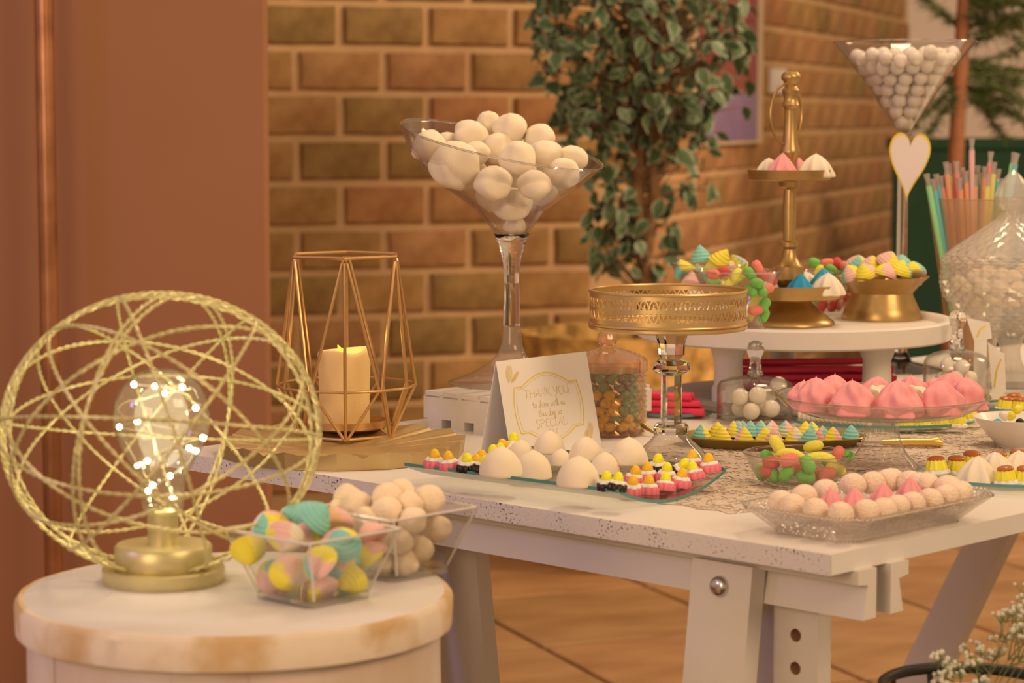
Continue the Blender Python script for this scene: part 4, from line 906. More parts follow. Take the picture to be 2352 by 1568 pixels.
# pierced lattice: interlaced pointed arches with a small heart tongue, built as strips on the cylinder
lat = MB(); NA = 52; z0, z1 = zb_ + .0140, zt_ - .0080; zm = (z0 + z1) / 2
def strip(pts, w_):
    vs = []
    for i, (a, z) in enumerate(pts):
        a2, z2 = pts[min(i + 1, len(pts) - 1)]; a1, z1_ = pts[max(i - 1, 0)]; dx, dz = (a2 - a1) * RT, z2 - z1_; L_ = sqrt(dx * dx + dz * dz) or 1; nx_, nz_ = -dz / L_ * w_ / 2, dx / L_ * w_ / 2
        for rr_ in (RT, RT - .0006):
            for s_ in (1, -1): vs.append((cxo + rr_ * cos(a + s_ * nx_ / RT), rr_ * sin(a + s_ * nx_ / RT), z + s_ * nz_))
    fs = []
    for i in range(len(pts) - 1):
        k = i * 4; fs += [(k, k + 1, k + 5, k + 4), (k + 2, k + 3, k + 7, k + 6), (k, k + 2, k + 6, k + 4), (k + 1, k + 3, k + 7, k + 5)]
    lat.add(vs, fs)
da = 2 * pi / NA
for i in range(NA):
    a = i * da
    for s_ in (1, -1):
        strip([(a + s_ * da * .5 * sin(t * pi / 2), zm + (z1 - zm) * (cos(t * pi / 2)) ) for t in (0, .2, .4, .6, .8, 1)], .0016)
        strip([(a + s_ * da * .5 * sin(t * pi / 2), zm - (zm - z0) * (cos(t * pi / 2)) ) for t in (0, .2, .4, .6, .8, 1)], .0016)
    strip([(a, zm - .0052), (a, zm + .0052)], .0044); strip([(a, zm + .005), (a, zm + .0085)], .0018); strip([(a, zm - .005), (a, zm - .0085)], .0018)
strip([(2 * pi * i / 120, zm) for i in range(121)], .0045)
obj('pierced_wall', lat, M_brass, ks, smooth=False)
# ------------------------------------------------------------------ curved glass tray with marshmallow domes and crown gummies
M_trayg = thin_glass('tray_glass', (.95, .975, .95), 1.5); M_gedge = mat('green_glass_edge', P(62, 96, 76, .6), .15, spec=.8)
tc_ = Vector((.0588, 2.681, TZ)); TW, TL_ = .1, .153; tan_ = radians(50); TB = Vector((cos(tan_), sin(tan_), 0)); TA = Vector((-sin(tan_), cos(tan_), 0))
tr_ = thing('glass_tray', 'rectangular curved glass tray with green edge, marshmallow domes and crown gummies', 'tray', tc_, tan_)
def trz(x): return .0012 + .0215 * (x / TW) ** 2
nx = 20; top = []; bot = []
xs = [-TW + 2 * TW * i / nx for i in range(nx + 1)]
vs = []; fs = []
for dz in (0, .0038):
    for x in xs:
        for y in (-TL_, TL_): vs.append((x, y, trz(x) + dz))
for l in (0, 1):
    for i in range(nx): k = l * (nx + 1) * 2 + i * 2; fs.append((k, k + 1, k + 3, k + 2))
obj('pane', MB().add(vs, fs), M_trayg, tr_)
eb = MB()
def band(pts): eb.add([Vector(p) for p in pts] + [Vector(p) + Vector((0, 0, .0038)) for p in pts], [(i, i + 1, len(pts) + i + 1, len(pts) + i) for i in range(len(pts) - 1)])
band([(x, -TL_, trz(x)) for x in xs]); band([(x, TL_, trz(x)) for x in xs]); band([(-TW, y, trz(TW)) for y in (-TL_, TL_)]); band([(TW, y, trz(TW)) for y in (-TL_, TL_)])
obj('cut_edge', eb, M_gedge, tr_)
def on_tray(px, py):
    r_ = ray(px, py); p = onz(px, py, TZ + .012); x = (p - tc_).dot(TB)
    for k in range(900):                      # first point of the tray surface met by the line of sight
        q_ = EYE + r_ * (2.40 + k * .0007); x_ = (q_ - tc_).dot(TB); y_ = (q_ - tc_).dot(TA)
        if abs(x_) <= TW and abs(y_) <= TL_ and q_.z <= TZ + trz(x_) + .0042: p, x = q_, x_; break
    y = (p - tc_).dot(TA); y = max(-TL_ + .009, min(TL_ - .009, y)); x = max(-TW + .009, min(TW - .009, x)); p = tc_ + TB * x + TA * y; p.z = TZ + trz(x) + .0042; return p
its = []
for px, py, r in ((1139, 1089, 51), (1223, 1098, 48), (1316, 1116, 51), (1389, 1088, 37), (1444, 1066, 46), (1345, 1056, 40), (1262, 1040, 38), (1197, 1050, 30), (1288, 1068, 28)):
    p = on_tray(px, py); its.append((put('marshmallow', R.choice(DOME), p, r * mpp(p.y) * .97), px, py, 'white'))
ordlabels(its, 'domed marshmallow', 'on the green-edged tray', 2, 'marshmallow', 'marshmallow domes on the curved tray', ['rear', 'front'])
M_foam = mat('gummy_foam', P(238, 206, 168, .85), .6, sss=.2); M_cpink = mat('gummy_pink', P(232, 96, 92, .8), .5, sss=.3); M_cblack = mat('gummy_black', (.016, .012, .010), .3)
M_cyel = mat('gummy_amber', P(244, 186, 20, .8), .3, sss=.5); M_cor = mat('gummy_orange', P(246, 150, 20, .8), .3, sss=.5)
def crown_meshes():
    fl_ = lambda n, a: (lambda t, z, r: r * (1 + a * abs(cos(n * t / 2)) - a * .5))
    b = MB().lathe([(0, 0), (.95, 0), (1, .1), (.98, .75), (.86, .95), (0, 1.0)], 36, fl_(9, .2)).mesh('base')
    f = MB().lathe([(0, .80), (.80, .86), (.88, 1.0), (.75, 1.28), (.4, 1.38), (0, 1.4)], 28, fl_(7, .2)).mesh('foam')
    t = MB().lathe([(0, 1.2), (.52, 1.22), (.56, 1.5), (.44, 2.0), (.24, 2.35), (0, 2.45)], 20).mesh('top')
    return b, f, t
cb, cf, ct = crown_meshes()
def cp_mesh(me, m): k = me.copy(); k.materials.clear(); k.materials.append(m); return k
CB = {'pink': cp_mesh(cb, M_cpink), 'black': cp_mesh(cb, M_cblack)}; CF = cp_mesh(cf, M_foam); CT = {'y': cp_mesh(ct, M_cyel), 'o': cp_mesh(ct, M_cor)}
cr = [(985, 1075, 'pink', 'o', 0), (1020, 1076, 'pink', 'o', 0), (1060, 1088, 'black', 'y', 0), (1092, 1096, 'black', 'y', .3), (1062, 1060, 'pink', 'o', 0), (1100, 1056, 'pink', 'y', 0), (1128, 1046, 'pink', 'y', 0), (1160, 1046, 'pink', 'o', .5), (1094, 1072, 'pink', 'o', .2), (1138, 1058, 'pink', 'y', 0),
      (1383, 1124, 'black', 'y', 0), (1419, 1126, 'black', 'y', .1), (1452, 1134, 'pink', 'o', 0), (1490, 1134, 'pink', 'o', 0), (1527, 1128, 'pink', 'y', -.1), (1562, 1118, 'pink', 'o', -.1), (1597, 1102, 'pink', 'y', -.15), (1632, 1084, 'pink', 'o', -.2), (1488, 1104, 'pink', 'o', 0), (1530, 1104, 'pink', 'y', 0), (1562, 1092, 'black', 'y', .5), (1512, 1084, 'black', 'y', 0), (1590, 1076, 'pink', 'o', -.1), (1455, 1112, 'pink', 'o', .1)]
it1, it2 = [], []
for px, py, b, t_, tl_ in cr:
    p = on_tray(px, py); s = 23.5 * mpp(p.y)
    o = bpy.data.objects.new('crown_gummy', None); COL.objects.link(o); o.location = p; o.rotation_euler = (R.uniform(-.15, .15), tl_ + R.uniform(-.1, .1), R.uniform(0, 6)); o.scale = (s, s, s * .78)
    obj('gummy_base', CB[b], None, o); obj('foam_collar', CF, None, o); obj('gummy_top', CT[t_], None, o)
    (it1 if px < 1300 else it2).append((o, px, py, b))
ordlabels(it1, 'crown gummy', 'at left of glass tray', 2, 'gummy candy', 'crown gummies on the curved tray', ['rear', 'front'])
ordlabels(it2, 'crown gummy', 'at right of glass tray', 3, 'gummy candy', 'crown gummies on the curved tray', ['rear', 'middle', 'front'])

# ------------------------------------------------------------------ oval gold tray of meringue kisses
M_tarn = mat('tarnished_gold', P(140, 104, 44, .6), .35, .8, col2=P(90, 64, 26, .6), nscale=18)
oc = onz(1775, 1022, TZ); oc = Vector((oc.x, 3.04, TZ)); oc.x = (1775 - 1176) / FPX * 3.04
ot = thing('oval_gold_tray', 'oval tarnished gold tray of pastel meringue kisses', 'tray', oc, -.06)
ov = MB().lathe([(0, .001), (.88, .001), (1.0, .012), (1.01, .0125), (1.0, .0138), (.97, .0125), (.87, .0035), (0, .0035)], 80); ov.v = [(x * .121, y * .064, z) for x, y, z in ov.v]
obj('dish', ov, M_tarn, ot)
its = []
ks_ = [(1574, 984, 5), (1592, 1000, 2), (1611, 1010, 1), (1632, 996, 4), (1652, 984, 1), (1657, 1014, 7), (1645, 996, 5), (1692, 1000, 5), (1709, 1016, 3), (1716, 984, 1), (1747, 1002, 0), (1757, 1016, 2), (1778, 986, 3), (1778, 1020, 4), (1811, 1000, 0), (1835, 992, 4), (1826, 1016, 3), (1844, 988, 5), (1875, 1000, 7), (1858, 1020, 5), (1913, 1016, 1), (1940, 996, 7), (1962, 1012, 5), (1889, 1014, 0)]
for px, py, k in ks_:
    p = onz(px, py, TZ + .0045); v = p - oc; e = sqrt((v.x / .105) ** 2 + (v.y / .05) ** 2)
    if e > 1: p.x = oc.x + v.x / e; p.y = oc.y + v.y / e
    its.append((put('meringue_kiss', KISS[k], p, 25 * mpp(p.y)), px, py, CNAME[k]))
ordlabels(its, 'meringue kiss', 'on the oval tray', 3, 'meringue', 'meringue kisses on the oval gold tray', ['back', 'middle', 'front'])

# ------------------------------------------------------------------ glass footed stand of pink meringues
M_press = thin_glass('pressed_glass', (.96, .955, .94), 1.5, .06, haze=.09, hazecol=(.8, .74, .68), edge=.85)
sc2 = T(2024, 1078); ms2 = mpp(sc2.y)
fs_ = thing('footed_glass_stand', 'footed pressed glass cake stand heaped with pink meringues', 'cake stand', (sc2.x, sc2.y, TZ))
flt = lambda t, z, r: r * (1 + (.04 * cos(20 * t) if z < .062 else .0))
obj('foot', MB().lathe([(.0, .0005), (.042, .0005), (.0435, .002), (.038, .010), (.029, .020), (.0225, .034), (.0185, .05), (.0175, .060), (.020, .063), (0, .063)], 80, flt), M_press, fs_, angle=60)
rs_ = 245 * ms2
obj('dish', MB().lathe([(.0, .0635), (.06, .0635), (.095, .068), (.118, .0785), (rs_, .088), (rs_ + .001, .0895), (rs_ - .003, .0895), (.115, .0815), (.093, .0712), (.06, .0672), (0, .0672)], 96), M_press, fs_)
obj('beaded_rim', MB().tube([(rs_ * cos(2 * pi * i / 96), rs_ * sin(2 * pi * i / 96), .089) for i in range(96)], .0014, 6, closed=True), solid_glass('rim_glass', (.95, .93, .9)), fs_)
its = []; itw = []
pm = [(1858, 905, 46, 'p', -.055), (1960, 914, 48, 'p', -.085), (2064, 918, 50, 'p', -.095), (2160, 912, 48, 'p', -.08), (2226, 905, 46, 'p', -.045), (1846, 880, 36, 'p', -.0), (1905, 885, 44, 'p', .02), (2012, 880, 42, 'p', .06), (2096, 886, 40, 'p', .06), (2190, 886, 44, 'p', .03), (1915, 868, 38, 'p', .07), (1954, 896, 34, 'w', -.02), (2018, 896, 40, 'w', -.02), (2104, 898, 40, 'w', -.02), (2180, 870, 30, 'p', .08)]
for px, py, r, c, dy in pm:
    y = sc2.y + dy; p = aty(px, py, y); s = r * mpp(y) * 1.1; rr_ = sqrt((p.x - sc2.x) ** 2 + dy ** 2)
    if rr_ > .098: k_ = .098 / rr_; p.x = sc2.x + (p.x - sc2.x) * k_; y = sc2.y + dy * k_; rr_ = .098
    rr_ += 0; zz = TZ + (.0672 if rr_ < .06 else .0672 + .014 * ((rr_ - .06) / .055) ** 1.4)
    o = put('meringue', R.choice(PINKM if c == 'p' else WHITM), (p.x, y, zz + .001), s); 
    if c == 'w': o.rotation_euler = (R.uniform(-.2, .2) - .9, R.uniform(-.2, .2), R.uniform(-.4, .4)); o.location.z += s * .5
    (its if c == 'p' else itw).append((o, px, py, 'pink' if c == 'p' else 'ivory'))
ordlabels(its, 'ruffled meringue', 'on the footed glass stand', 2, 'meringue', 'pink meringues on the glass stand', ['back', 'front'])
ordlabels(itw, 'smooth meringue', 'on the footed glass stand', 1, 'meringue', 'ivory meringues on the glass stand', ['middle'])

# ------------------------------------------------------------------ round glass bowl of gummies
gb = T(1832, 1113); mgb = mpp(gb.y)
go = thing('gummy_bowl', 'round clear glass bowl of sugared fruit gummies on the lace', 'bowl', (gb.x, gb.y, TZ))
M_clear = thin_glass('clear_glass', (.985, .985, .975), 1.5, edge=.88)
obj('bowl', MB().lathe([(0, .0005), (.034, .0005), (.042, .004), (.052, .016), (.0605, .034), (.0625, .037), (.0605, .0372), (.058, .034), (.050, .017), (.040, .0065), (.033, .0035), (0, .0035)], 64), M_clear, go, angle=60)
obj('rim', MB().tube([(.0615 * cos(2 * pi * i / 64), .0615 * sin(2 * pi * i / 64), .0368) for i in range(64)], .0011, 6, closed=True), MATS['rim_glass'], go)
gl_ = [('chunk', 1786, 1022, .0, 30), ('ban', 1822, 1042, -.02, 26), ('coral', 1812, 1056, -.035, 30), ('ban', 1880, 1048, -.02, 26), ('green', 1856, 1066, -.035, 30), ('green', 1850, 1094, -.03, 30), ('green', 1806, 1088, -.03, 28), ('red', 1772, 1062, -.02, 28), ('red', 1762, 1082, -.015, 28), ('green', 1778, 1100, -.02, 26), ('green', 1748, 1098, .0, 26), ('coral', 1898, 1088, -.02, 30), ('chunk', 1920, 1076, .0, 28), ('green', 1944, 1046, .01, 26), ('coral', 1924, 1042, .0, 26), ('green', 1764, 1050, .01, 26), ('chunk', 1868, 1024, .02, 28), ('coral', 1835, 1078, .0, 26), ('coral', 1880, 1104, -.01, 26), ('chunk', 1830, 1050, .025, 30), ('green', 1900, 1056, .02, 28)]
its = []
for k, px, py, dy, r in gl_:
    y = gb.y + dy; p = aty(px, py, y); s = r * mpp(y) * 1.05
    me = GBAN if k == 'ban' else GCHUNK if k == 'chunk' else GDROP[k]
    rot = (R.uniform(-.3, .3), R.uniform(-.5, .5), R.uniform(-.6, .6)) if k == 'ban' else (R.uniform(-.5, .5), R.uniform(-1.3, 1.3), R.uniform(-1, 1))
    if p.z - TZ < .014: p.z = TZ + .014
    its.append((put('gummy_banana' if k == 'ban' else 'gummy_candy', me, p, s, rot), px, py, {'ban': 'yellow banana', 'chunk': 'yellow'}.get(k, k)))
ordlabels(its, 'sugared gummy', 'in the round glass bowl', 3, 'gummy candy', 'fruit gummies in the round bowl')

# ------------------------------------------------------------------ rectangular crystal dish of coated balls and pink meringues
dc = Vector((.365, 2.428, TZ)); M_cut = thin_glass('cut_crystal', (.97, .955, .945), 1.5, .05, bump=.6, bscale=260, haze=.07, hazecol=(.85, .75, .7), edge=.9)
dh = thing('crystal_dish', 'rectangular cut crystal dish of pink coated balls at the near corner', 'dish', dc, ang)
def octr(a, b, ch, z): return [(a - ch, -b, z), (a, -b + ch, z), (a, b - ch, z), (a - ch, b, z), (-a + ch, b, z), (-a, b - ch, z), (-a, -b + ch, z), (-a + ch, -b, z)]
rg = [octr(.098, .050, .016, .0008), octr(.102, .053, .017, .003), octr(.120, .070, .022, .019), octr(.132, .082, .026, .029), octr(.128, .078, .025, .0292), octr(.116, .067, .021, .020), octr(.098, .050, .016, .0045)]
vs = sum(rg, []); fs = [(a * 8 + j, a * 8 + (j + 1) % 8, (a + 1) * 8 + (j + 1) % 8, (a + 1) * 8 + j) for a in range(6) for j in range(8)] + [tuple(range(8)), tuple(48 + j for j in range(8))]
obj('body', MB().add(vs, fs), M_cut, dh, smooth=False)
bd = MB(); loop = octr(.131, .081, .026, .030); ribs = MB()
for i in range(8):
    a, b = Vector(loop[i]), Vector(loop[(i + 1) % 8]); n = max(1, int((b - a).length / .0052))
    for q in range(n): bd.sphere(a.lerp(b, q / n), .0021, 8, 5)
obj('beaded_rim', bd, MATS['rim_glass'], dh)
bd = MB(); loop = octr(.101, .0525, .017, .0022)
for i in range(8):
    a, b = Vector(loop[i]), Vector(loop[(i + 1) % 8]); n = max(1, int((b - a).length / .004))
    for q in range(n): bd.sphere(a.lerp(b, q / n), .0017, 6, 4)
obj('beaded_foot', bd, MATS['rim_glass'], dh)
fr_ = [(1770, 1149), (1820, 1160), (1873, 1170), (1932, 1179), (1990, 1173), (2030, 1170), (2061, 1163), (2096, 1156), (2137, 1148), (2172, 1140), (2199, 1135), (2227, 1127), (2251, 1118)]
bk_ = [(1847, 1139), (1895, 1127), (1959, 1113), (2004, 1109), (2040, 1104), (2092, 1094), (2151, 1096), (2199, 1099), (2240, 1106), (2113, 1111)]
its = []
for lst, z in ((fr_, .029), (bk_, .033)):
    for px, py in lst:
        p = onz(px, py, TZ + z); s = 29 * mpp(p.y); rot = Euler((R.uniform(-.3, .3), R.uniform(-.3, .3), R.uniform(0, 6))); cen = rot.to_matrix() @ Vector((0, 0, .8 * s))
        v = p - dc; x, y = v.dot(UB), v.dot(UA); x = max(-.1, min(.1, x)); y = max(-.052, min(.052, y)); p = dc + UB * x + UA * y + Vector((0, 0, z))
        its.append((put('candy_ball', R.choice(PEARL), p - cen, s, rot), px, py + (40 if lst is fr_ else -40), 'pink nonpareil'))
ordlabels(sorted(its, key=lambda t: t[2])[:10], 'ball', 'of the crystal dish', 1, 'candy', 'coated balls in the crystal dish', ['back'])
ordlabels(sorted(its, key=lambda t: t[2])[10:], 'ball', 'of the crystal dish', 1, 'candy', 'coated balls in the crystal dish', ['front'])
its = []
for px, py in ((1909, 1152), (1965, 1152), (2027, 1141), (2089, 1128)):
    p = onz(px, py, TZ + .03); its.append((put('meringue', R.choice(PINKS), p - Vector((0, 0, .008)), 34 * mpp(p.y)), px, py, 'pink'))
ordlabels(its, 'peaked meringue', 'of the crystal dish', 1, 'meringue', 'pink meringues in the crystal dish', ['centre'])

# ------------------------------------------------------------------ custard gummies and their plates
M_cust = mat('custard', P(240, 190, 40, .8), .4, sss=.4, col2=P(226, 160, 30, .8), nscale=30); M_car = mat('caramel', P(160, 78, 30, .8), .22, sss=.15)
fl_ = lambda n, a: (lambda t, z, r: r * (1 + a * cos(n * t)))
fb = MB().lathe([(0, 0), (1.0, 0), (1.15, .15), (1.1, .4), (.95, .5), (0, .5)], 40, fl_(9, .07)).mesh('foam_base'); fb.materials.append(M_foam)
fc = MB().lathe([(0, .45), (.98, .45), (.86, 1.0), (.74, 1.35), (0, 1.36)], 48, fl_(12, .05)).mesh('custard'); fc.materials.append(M_cust)
ft = MB().lathe([(0, 1.3), (.75, 1.3), (.74, 1.48), (.6, 1.62), (.3, 1.7), (0, 1.71)], 32, fl_(12, .03)).mesh('caramel_top'); ft.materials.append(M_car)
def custard(p, s, rot=None):
    o = bpy.data.objects.new('custard_gummy', None); COL.objects.link(o); o.location = p; o.rotation_euler = rot or (R.uniform(-.1, .1), R.uniform(-.1, .1), R.uniform(0, 6)); o.scale = (s, s, s)
    obj('foam_base', fb, None, o); obj('custard', fc, None, o); obj('caramel_top', ft, None, o); return o
def glass_plate(label, c, a, b, rz=0, lift=.010):
    o = thing('glass_plate', label, 'plate', c, rz, 'green-edged glass plates')
    def el(prof): m = MB().lathe(prof, 72); m.v = [(x * a, y * b, z) for x, y, z in m.v]; return m
    obj('pane', el([(0, .0008), (.6, .0012), (.85, lift * .4), (1, lift), (1, lift + .0035), (.84, lift * .4 + .0035), (.6, .0045), (0, .0042)]), M_trayg, o)
    obj('cut_edge', MB().add([(x * a * 1.002, y * b * 1.002, z) for x, y, z in MB().lathe([(1, lift), (1, lift + .0035)], 72, cap=False).v], MB().lathe([(1, 0), (1, 1)], 72, cap=False).f), M_gedge, o); return o
p1 = Vector(((2360 - 1176) / FPX * 2.72, 2.72, TZ)); glass_plate('green-edged glass plate of custard gummies and white meringues at right edge', p1, .122, .10)
its = []; itm = []
for px, py, dy, k in ((2152, 1092, .0, 'c'), (2195, 1088, .03, 'c'), (2232, 1078, .06, 'c'), (2312, 1112, -.04, 'c'), (2354, 1108, -.04, 'c'), (2292, 1068, .065, 'c'), (2340, 1062, .07, 'c'), (2242, 1108, -.025, 'm'), (2286, 1094, .01, 'm'), (2340, 1088, .015, 'm'), (2392, 1105, -.04, 'c'), (2400, 1070, .06, 'c')):
    y = p1.y + dy; p = aty(px, py, y); e = sqrt(((p.x - p1.x) / .122) ** 2 + (dy / .1) ** 2); p.z = TZ + (.0048 if e < .62 else .0048 + .01 * (e - .62) / .38)
    if k == 'c': its.append((custard(p, 26 * mpp(y)), px, py, 'yellow'))
    else: itm.append((put('meringue', R.choice(WHITM), p, 46 * mpp(y)), px, py, 'white'))
ordlabels(its, 'custard gummy', 'on the right-hand plate', 2, 'gummy candy', 'custard gummies on the right-hand plate', ['back', 'front'])
ordlabels(itm, 'peaked meringue', 'on the right-hand plate', 1, 'meringue', 'white meringues on the right-hand plate', ['middle'])
p2 = Vector((.5, 3.2, TZ)); p2.x = (2036 - 1176) / FPX * 3.2; glass_plate('oval green-edged glass plate of custard gummies behind the pink meringues', p2, .122, .074)
its = []
for px, py in ((2078, 1010), (2120, 1012), (2160, 1010), (2198, 1000), (2228, 986), (2100, 985), (2150, 985)):
    y = 3.2 - .045 + (.05 if py < 995 else .0); x = aty(px, py, y).x; e = sqrt(((x - p2.x) / .122) ** 2 + ((y - 3.2) / .074) ** 2); its.append((custard((x, y, TZ + .0048 + .008 * max(0, e - .6)), 20 * mpp(y)), px, py, 'yellow'))
ordlabels(its, 'custard gummy', 'on the oval glass plate', 1, 'gummy candy', 'custard gummies on the oval plate', ['outer'])
rp_ = MB(); pts = [(p2.x - .108 + .085 * t, p2.y + .03 - .062 * t, TZ + .017) for t in [i / 40 for i in range(41)]]
rp_.tube(pts, [.0085 + .0014 * sin(i * 2.4) for i in range(41)], 12); tag(obj('marshmallow_twist', rp_, M_whitem), 'long ivory twisted marshmallow rope at left of the oval plate', 'marshmallow')
# a second plate of custards far right, behind the white bowl
p3 = Vector(((2345 - 1176) / FPX * 3.36, 3.36, TZ)); glass_plate('small green-edged glass plate with custard gummies beside the compote foot', p3, .06, .06)
its = []
for px, dy in ((2310, -.02), (2345, -.03), (2330, .02), (2372, .0)):
    y = 3.36 + dy; its.append((custard((aty(px, 900, y).x, y, TZ + .0048), 22 * mpp(y)), px, 900 - dy * 100, 'yellow'))
ordlabels(its, 'custard gummy', 'on the small far plate', 1, 'gummy candy', 'custard gummies on the far plate', ['single'])
# white bowl of mixed sweets
wb = Vector(((2356 - 1176) / FPX * 3.03, 3.03, TZ)); M_por = mat('white_porcelain', (.82, .80, .78), .25)
wo_ = thing('white_bowl', 'plain white porcelain bowl of mixed coloured sweets at right edge', 'bowl', wb)
obj('bowl', MB().lathe([(0, 0), (.030, 0), (.033, .004), (.045, .016), (.056, .030), (.0605, .0365), (.0615, .0378), (.0595, .0378), (.054, .032), (.042, .018), (.028, .008), (0, .006)], 64), M_por, wo_)
obj('foot_ring', MB().lathe([(.028, .0), (.031, .0), (.031, .003), (.028, .003)], 48, closed=True), M_por, wo_)
M_mix = [('blue', BLU), ('hot pink', P(226, 110, 120, .7)), ('yellow', YEL), ('black', (.015, .012, .01)), ('orange', P(240, 130, 70, .7)), ('white', WHT)]
its = []
for i, (px, py, k) in enumerate(((2290, 972, 0), (2318, 982, 1), (2322, 955, 2), (2344, 972, 3), (2364, 978, 4), (2338, 940, 2), (2306, 955, 5), (2380, 955, 0), (2310, 1000, 2), (2355, 990, 5))):
    m = mat('mix_' + M_mix[k][0].replace(' ', '_'), M_mix[k][1], .45); y = wb.y + (.0 if py > 965 else .02); me = capsule('sweet', m, 1.5, 0, .6); p = aty(px, py, y); its.append((put('sweet', me, p, 17 * mpp(y), rnd_rot(.8)), px, py, M_mix[k][0]))
ordlabels(its, 'sweet', 'in the white porcelain bowl', 2, 'candy', 'mixed sweets in the white bowl')
# gold cheese knife lying under the stand, wooden spreader by the jar
M_kn = mat('knife_gold', P(206, 150, 66, .75), .3, .85)
a = onz(2065, 1032, TZ); kn = thing('serving_knife', 'gold handled serving knife lying behind the footed stand', 'serving knife', (a.x + .012, a.y + .02, TZ), -.05)
obj('handle', MB().tube([(-.03, 0, .006), (0, 0, .0065), (.03, 0, .0065), (.040, 0, .007), (.046, 0, .0065)], [.0035, .005, .0052, .0072, .0045], 12), M_kn, kn)
obj('blade', MB().box((-.075, 0, .006), (.09, .012, .0012)), mat('blade_steel', (.6, .58, .55), .25, 1.0), kn, smooth=False)
a = onz(1478, 992, TZ + .006); wk = thing('brass_spreader', 'thin dark brass spreader leaning beside the amber jar', 'spreader', (a.x, a.y + .01, TZ), -.7)
obj('handle', MB().tube([(-.022, 0, .026), (0, 0, .014), (.024, 0, .003)], [.0022, .0036, .0016], 10), M_tarn, wk)
# ------------------------------------------------------------------ white two-tier stand
M_tier = mat('white_painted_wood', (.78, .74, .70), .5, col2=(.72, .68, .64), nscale=7, namt=.5); M_tierlow = mat('shade_grey_wood', P(128, 106, 84, .5), .6)  # lower plate's grey has the shade under the upper plate painted in
SX, SY = (1826 - 1176) / FPX * 3.52, 3.52; PZ = zat(727, 3.52)
ts = thing('tiered_stand', 'large white two-tier round wooden stand loaded with sweets', 'stand', (SX, SY, TZ))
pz = PZ - TZ
obj('upper_plate', MB().lathe([(0, pz - .030), (.226, pz - .030), (.2305, pz - .027), (.2315, pz - .003), (.229, pz), (.222, pz), (.217, pz - .004), (.213, pz - .010), (0, pz - .010)], 120), M_tier, ts)
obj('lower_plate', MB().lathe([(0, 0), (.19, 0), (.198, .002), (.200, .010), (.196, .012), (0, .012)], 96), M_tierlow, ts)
for x, y in ((-.105, -.10), (.108, -.10), (.0, .14)):
    obj('leg', MB().lathe([(.024, .012), (.024, .03), (.021, .036), (.020, pz - .055), (.024, pz - .045), (.027, pz - .031), (.027, pz - .030)], 32, cx=x, cy=y), M_tier, ts)
UZ = PZ - .010     # top surface of the upper plate
def gy(py, y): return zat(py, y) - UZ
# antique gold two-tier stand
M_ag = mat('antique_gold', P(184, 132, 70, .85), .34, .85, col2=P(150, 102, 50, .85), nscale=20)
y2 = 3.50; x2 = (1813 - 1176) / FPX * y2; m2 = mpp(y2)
g2 = thing('gold_tier_stand', 'small antique gold two-tier stand with a ring handle', 'stand', (x2, y2, UZ))
q = lambda py: max(0, gy(py, y2))
obj('foot', MB().lathe([(0, 0), (103 * m2, 0), (106 * m2, .002), (104 * m2, .006), (96 * m2, .010), (66 * m2, q(706)), (52 * m2, q(692)), (48 * m2, q(686)), (0, q(686))], 56), M_ag, g2)
obj('lower_dish', MB().lathe([(0, q(686)), (112 * m2, q(685)), (118 * m2, q(682)), (122 * m2, q(652)), (119 * m2, q(652)), (115 * m2, q(674)), (0, q(675))], 72), M_ag, g2)
obj('column', MB().lathe([(0, q(674)), (34 * m2, q(640)), (34 * m2, q(612)), (27 * m2, q(606)), (17 * m2, q(588)), (15 * m2, q(572)), (21 * m2, q(566)), (21 * m2, q(556)), (14 * m2, q(552)), (16 * m2, q(480)), (13 * m2, q(435)), (24 * m2, q(428)), (26 * m2, q(416)), (0, q(416))], 32), M_ag, g2)
obj('upper_dish', MB().lathe([(0, q(415)), (88 * m2, q(414)), (93 * m2, q(411)), (97 * m2, q(389)), (94.5 * m2, q(389)), (90 * m2, q(406)), (0, q(407))], 64), M_ag, g2)
obj('finial', MB().lathe([(0, q(408)), (15 * m2, q(405)), (15 * m2, q(370)), (23 * m2, q(352)), (22 * m2, q(344)), (17 * m2, q(325)), (14 * m2, q(255)), (15 * m2, q(247)), (20 * m2, q(241)), (17 * m2, q(234)), (15 * m2, q(226)), (19 * m2, q(216)), (20 * m2, q(207)), (14 * m2, q(198)), (15 * m2, q(190)), (22 * m2, q(181)), (22 * m2, q(173)), (17 * m2, q(166)), (8 * m2, q(164)), (0, q(164))], 32), M_ag, g2)
hc = Vector(((1802 - 1813) * m2, 0, q(262)))
obj('ring_handle', MB().tube([hc + Vector((38 * m2 * cos(a), 22 * m2 * cos(a) - .006, 68 * m2 * sin(a))) for a in [2 * pi * i / 48 for i in range(48)]], 3.2 * m2, 8, closed=True), M_ag, g2)
its = []
for px, dy, r, c in ((1768, .005, 34, 'w'), (1790, -.03, 38, 'p'), (1868, -.02, 42, 'w'), (1840, .035, 30, 'p')):
    its.append((put('meringue', R.choice(PINKS if c == 'p' else WHITM), (aty(px, 380, y2).x, y2 + dy, UZ + q(407) + .0005), r * m2 * .95), px, 380 - dy * 100, 'pink' if c == 'p' else 'white'))
ordlabels(its, 'meringue', 'on the gold stand', 1, 'meringue', 'meringues on the top gold tier', ['upper dish'])
its = []
for px, dy, r, me, cw in ((1827, -.05, 34, BLUEM, 'blue'), (1890, -.04, 38, WHITM[0], 'white'), (1752, -.01, 34, WHITM[1], 'white'), (1770, .03, 34, BLUEM, 'blue'), (1898, .015, 38, BLUEM, 'blue'), (1862, .05, 34, WHITM[1], 'white')):
    its.append((put('meringue', me, (aty(px, 650, y2).x, y2 + dy, UZ + q(674) + .0005), r * m2 * 1.0), px, 650 - dy * 100, cw))
its[3][0].rotation_euler = (0.2, 0.8, 0)
